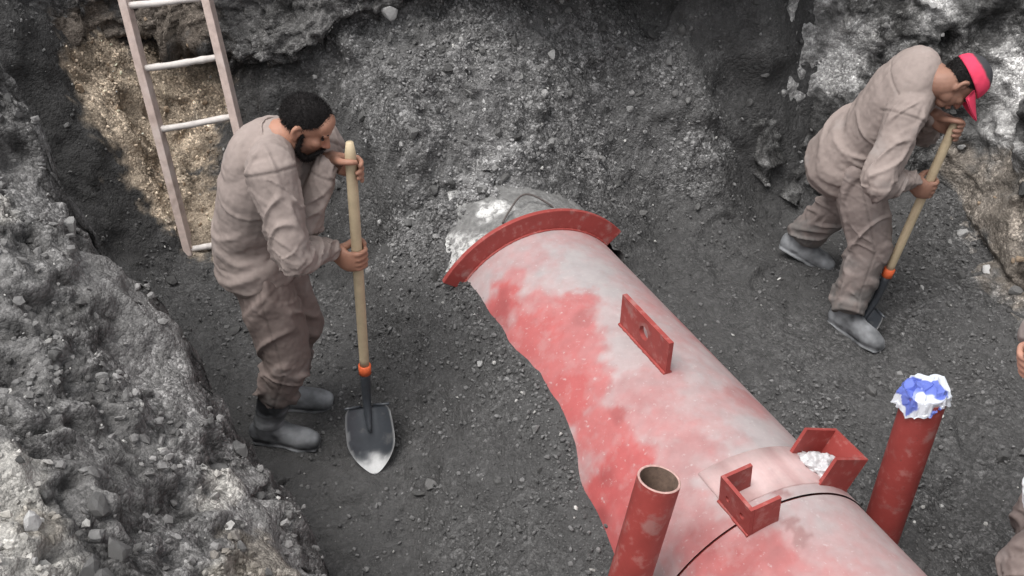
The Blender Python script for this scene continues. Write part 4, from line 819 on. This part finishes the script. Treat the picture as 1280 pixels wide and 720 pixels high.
    def shirt_seams(V):
        r_ = np.zeros(len(V)); tu = nrm(W['neck']-W['pel']); hh_ = (V-W['chest'])@tu; la_ = (V-W['chest'])@lat
        r_ = np.maximum(r_, np.exp(-((hh_-.075)/.004)**2)*(((V-W['chest'])@front) < 0)*(np.abs(la_) < .15))       # back yoke
        r_ = np.maximum(r_, np.exp(-(((V-hem)@nrm(W['waist']-hem)+.035)/.003)**2)*(hh_ < -.15))                     # stitched hem
        for s in 'NF':
            ax_ = nrm(el[s]-W['sh'+s]); t_ = (V-W['sh'+s])@ax_; dd_ = np.linalg.norm(V-W['sh'+s]-t_[:, None]*ax_, axis=1); r_ = np.maximum(r_, np.exp(-((t_-.012)/.004)**2)*(dd_ < .095))
            ax_ = nrm(wr[s]-el[s]); t_ = (V-wr[s])@ax_; dd_ = np.linalg.norm(V-wr[s]-t_[:, None]*ax_, axis=1); r_ = np.maximum(r_, np.exp(-((t_+.062)/.004)**2)*(dd_ < .07))
        return r_
    obj('shirt', cloth(T, .0052, bones, seed+100, M['cloth'], cloth_top, None, shirt_seams), root)
    # collar stands round the neck, open at the front
    nk = nrm(.75*nrm(W['neck']-W['chest'])+.35*nrm(H_-.05*u-W['neck'])); cc = W['neck']+nk*.012-front*.002; parts = []; c1 = nrm(front-nk*(front@nk)); c2 = np.cross(nk, c1)
    for q in (-1, 1):
        parts.append(limb([cc+.068*(math.cos(a)*c1+math.sin(a)*c2*q)-nk*(.010+.018*(math.cos(a)+1)) for a in np.linspace(math.pi*1.02, .45, 7)], [(.016, .005)]*5+[(.022, .005), (.026, .005)], 12, 5, nk))
    me, V, N = remeshed(parts, .0045, 2); obj('collar', finish(me, V, M['cloth'], np.tile(np.asarray(cloth_top)*1.04, (len(V), 1))), root)
    # trousers
    T = [limb([W['pel']+(W['waist']-W['pel'])*.25, W['pel'], W['hipN']*.5+W['hipF']*.5-np.array([0, 0, .04])], [(.145, .108), (.158, .124), (.148, .118)], 26, 6, plat)]; bones = []
    for s in 'NF':
        h_, k_, a_ = W['hip'+s], kn[s], W['ank'+s]; sh_ = nrm(k_-a_); cu = a_+sh_*feet[s][3]
        T.append(limb([h_+plat*(.012 if s == 'N' else -.012), h_*.55+k_*.45, k_, k_*.55+cu*.45, cu], [(.084, .090), .100, .089, .084, .080], 20, 6)); bones += [(h_, k_, .09, .013, .008, .013, 10), (k_, cu, .075, .013, .010, .015, 15)]
    def leg_seams(V):
        r_ = np.zeros(len(V))
        for s in 'NF':
            out = -plat if s == 'N' else plat
            for a_, b_ in ((W['hip'+s], kn[s]), (kn[s], W['ank'+s])):
                ax_ = nrm(b_-a_); t_ = (V-a_)@ax_; v_ = V-a_-t_[:, None]*ax_; sdv = np.cross(ax_, out); r_ = np.maximum(r_, np.exp(-((v_@sdv)/.004)**2)*((v_@out) > .02)*(t_ > 0)*(t_ < np.linalg.norm(b_-a_)))
            hp_ = W['hip'+s]+out*.09+np.asarray(W['fwd'])*.02; r_ = np.maximum(r_, np.exp(-(dist_seg(V, hp_+np.asarray(W['fwd'])*.06+Z_*.05, hp_-np.asarray(W['fwd'])*.03-Z_*.10)/.006)**2))
        return r_
    obj('trousers', cloth(T, .0052, bones, seed+200, M['cloth'], cloth_leg, None, leg_seams), root)
    # rubber boots
    for s in 'NF':
        a_ = W['ank'+s]; fw, upb, sole, _ = feet[s]; fw = nrm(fw); upb = nrm(upb-fw*(upb@fw)); sd_ = np.cross(upb, fw); sh_ = nrm(kn[s]-a_); h0 = a_-upb*sole
        def fp(a, b): return h0+fw*a+upb*b
        parts = [limb([fp(0, .05), a_+sh_*.02, a_+sh_*.14, a_+sh_*.27], [(.047, .052), (.050, .054), (.061, .063), (.066, .068)], 20, 6, sd_),
                 limb([fp(-.005, .12), fp(.035, .085), fp(.09, .058)], [(.046, .042), (.042, .040), (.040, .036)], 18, 6, sd_),
                 limb([fp(-.058, .046), fp(-.02, .052), fp(.05, .056), fp(.10, .048), fp(.15, .043), fp(.185, .038)], [(.034, .040), (.038, .050), (.040, .054), (.046, .046), (.046, .041), (.036, .034)], 20, 6, sd_),
                 limb([fp(-.06, .011), fp(0, .011), fp(.06, .011), fp(.13, .011), fp(.195, .014)], [(.036, .012), (.040, .012), (.040, .012), (.051, .012), (.041, .012)], 18, 5, sd_)]
        me, V, N = remeshed(parts, .0055, 3); hgt = (V-h0)@upb; V = V+upb*np.clip(-hgt, 0, 9)[:, None]; V = V+N*(.0025*fbm(V*18, 2, seed+7)+.003*(1-2*np.abs(vnoise(np.stack([hgt*38, (V@fw)*8, (V@sd_)*8], 1), seed+8)))*sstep(.07, .12, hgt)*sstep(.3, .14, hgt))[:, None]
        dust = np.clip(.75*sstep(.20, .10, hgt+.06*fbm(V*9, 3, seed+11))*(.75+.5*fbm(V*14, 4, seed+13))+.12*fbm(V*30, 3, seed+12)-.35*np.exp(-((hgt-.024)/.004)**2), 0, 1); c = np.array([.022, .023, .026])*(1-dust[:, None])+np.array([.34, .35, .365])*dust[:, None]
        obj('boot', finish(me, V, M['rubber'], c), root)
    return root

# --- bareheaded worker with the upright shovel
A1_ = nrm(S1top-S1neck); gN, gF = handle_at(S1neck, S1top, 321), handle_at(S1neck, S1top, 214)
W = dict(hipN=aty(326, 340, 2.72)); W['hipF'] = W['hipN']+np.array([-.01, .175, 0]); mid = (W['hipN']+W['hipF'])/2
W.update(pel=mid+np.array([-.012, 0, .055]), waist=aty(318, 286, 2.80), chest=aty(330, 226, 2.79), neck=aty(349, 172, 2.78), head=aty(382, 157, 2.78), shN=aty(338, 209, 2.63), ankN=atz(334, 531, .086), ankF=atz(352, 488, .086),
         poleN=np.array([-.15, -1, -.1]), poleF=np.array([-.5, .5, -.7]), kpoleN=np.array([1, -.1, 0]), kpoleF=np.array([1, .1, 0]), fwd=X_)
W['shF'] = W['shN']+np.array([.10, .29, -.085])
worker(atz(345, 565, 0), 'bareheaded bearded worker in grey-brown work clothes leaning on an upright shovel', W, np.array([.84, -.16, -.50]), np.array([.45, .02, .9]),
       dict(N=(gN, A1_, gN+np.array([-.085, -.01, .045]), 1, 0), F=(gF, A1_, gF+np.array([-.075, .045, .025]), -1, 45)),
       dict(N=(np.array([.98, -.16, 0]), Z_, .095, .19), F=(np.array([1, .0, 0]), Z_, .095, .17)), 600, (.285, .236, .216), (.20, .160, .146), np.array([.34, .175, .12]))
# --- stooping worker with the red cap
A2_ = nrm(S2top-S2neck); gN, gF = handle_at(S2neck, S2top, 233), handle_at(S2neck, S2top, 162)
W = dict(hipN=aty(1068, 207, 3.50)); W['hipF'] = W['hipN']+np.array([.0, .18, -.01]); mid = (W['hipN']+W['hipF'])/2
W.update(pel=mid+np.array([.02, 0, .055]), waist=aty(1086, 168, 3.56), chest=aty(1128, 118, 3.52), neck=aty(1166, 96, 3.47), head=aty(1197, 104, 3.42), shN=aty(1132, 142, 3.36), ankN=atz(1058, 390, .086), ankF=atz(1002, 297, .13),
         poleN=np.array([-.6, -.6, -.4]), poleF=np.array([.2, .6, -.7]), kpoleN=np.array([1, -.2, 0]), kpoleF=np.array([.8, -.2, 0]), fwd=X_)
W['shF'] = W['shN']+np.array([.10, .30, .02])
worker(atz(1062, 410, 0), 'stooping worker in red cap and grey-brown work clothes digging with a shovel', W, np.array([.42, -.20, -.88]), np.array([.88, .05, .45]),
       dict(N=(gN, A2_, gN+np.array([-.075, -.02, .05]), 1, 0), F=(gF, A2_, gF+np.array([-.06, .06, .035]), -1, 0)),
       dict(N=(np.array([.62, -.78, 0]), Z_, .095, .05), F=(np.array([.85, -.40, -.30]), np.array([.3, 0, .95]), .10, .04)), 700, (.285, .236, .216), (.25, .206, .19), np.array([.26, .14, .10]), cap=((.68, .05, .11), (.05, .05, .055)), beard=False, hem_drop=.15)

# --- third worker, mostly beyond the right edge of the photograph
S3top, S3neck = aty(1290, 412, 1.86), aty(1304, 790, 1.75); S3tip = S3neck+nrm(np.array([-.3, -.35, -.9]))*.27
shovel(S3tip, S3neck, S3top, None, np.array([-.8, -.5, .4]), 'wooden shovel held by the worker with a white glove', L=.27)
A3_ = nrm(S3top-S3neck); gF, gN = handle_at(S3neck, S3top, 452), handle_at(S3neck, S3top, 622)
W = dict(hipN=np.array([1.86, 1.86, .74]), hipF=np.array([1.86, 2.04, .74]), pel=np.array([1.87, 1.95, .80]), waist=np.array([1.83, 1.95, .98]), chest=np.array([1.78, 1.95, 1.17]), neck=np.array([1.68, 1.95, 1.36]), head=np.array([1.60, 1.95, 1.45]),
         shN=np.array([1.73, 1.795, 1.31]), shF=np.array([1.70, 2.11, 1.31]), ankN=np.array([1.72, 1.80, .095]), ankF=np.array([2.02, 2.02, .095]), leg=.41, poleN=np.array([.8, -.3, -.6]), poleF=np.array([.3, .8, -.5]), kpoleN=np.array([-1, -.1, 0]), kpoleF=np.array([-1, .1, 0]), fwd=-X_)
worker((1.80, 1.97, 0), 'worker with one white glove holding a shovel, beyond the plastic-wrapped pipe', W, np.array([-.85, -.1, -.5]), np.array([-.45, 0, .9]),
       dict(N=(gN, A3_, gN+np.array([.085, -.01, .045]), -1, 0), F=(gF, A3_, gF+np.array([.08, .03, .02]), 1, 0)),
       dict(N=(np.array([-1, -.1, 0]), Z_, .095, .06), F=(np.array([-1, .1, 0]), Z_, .095, .06)), 800, (.295, .25, .235), (.24, .195, .18), np.array([.42, .22, .16]), glove='N')
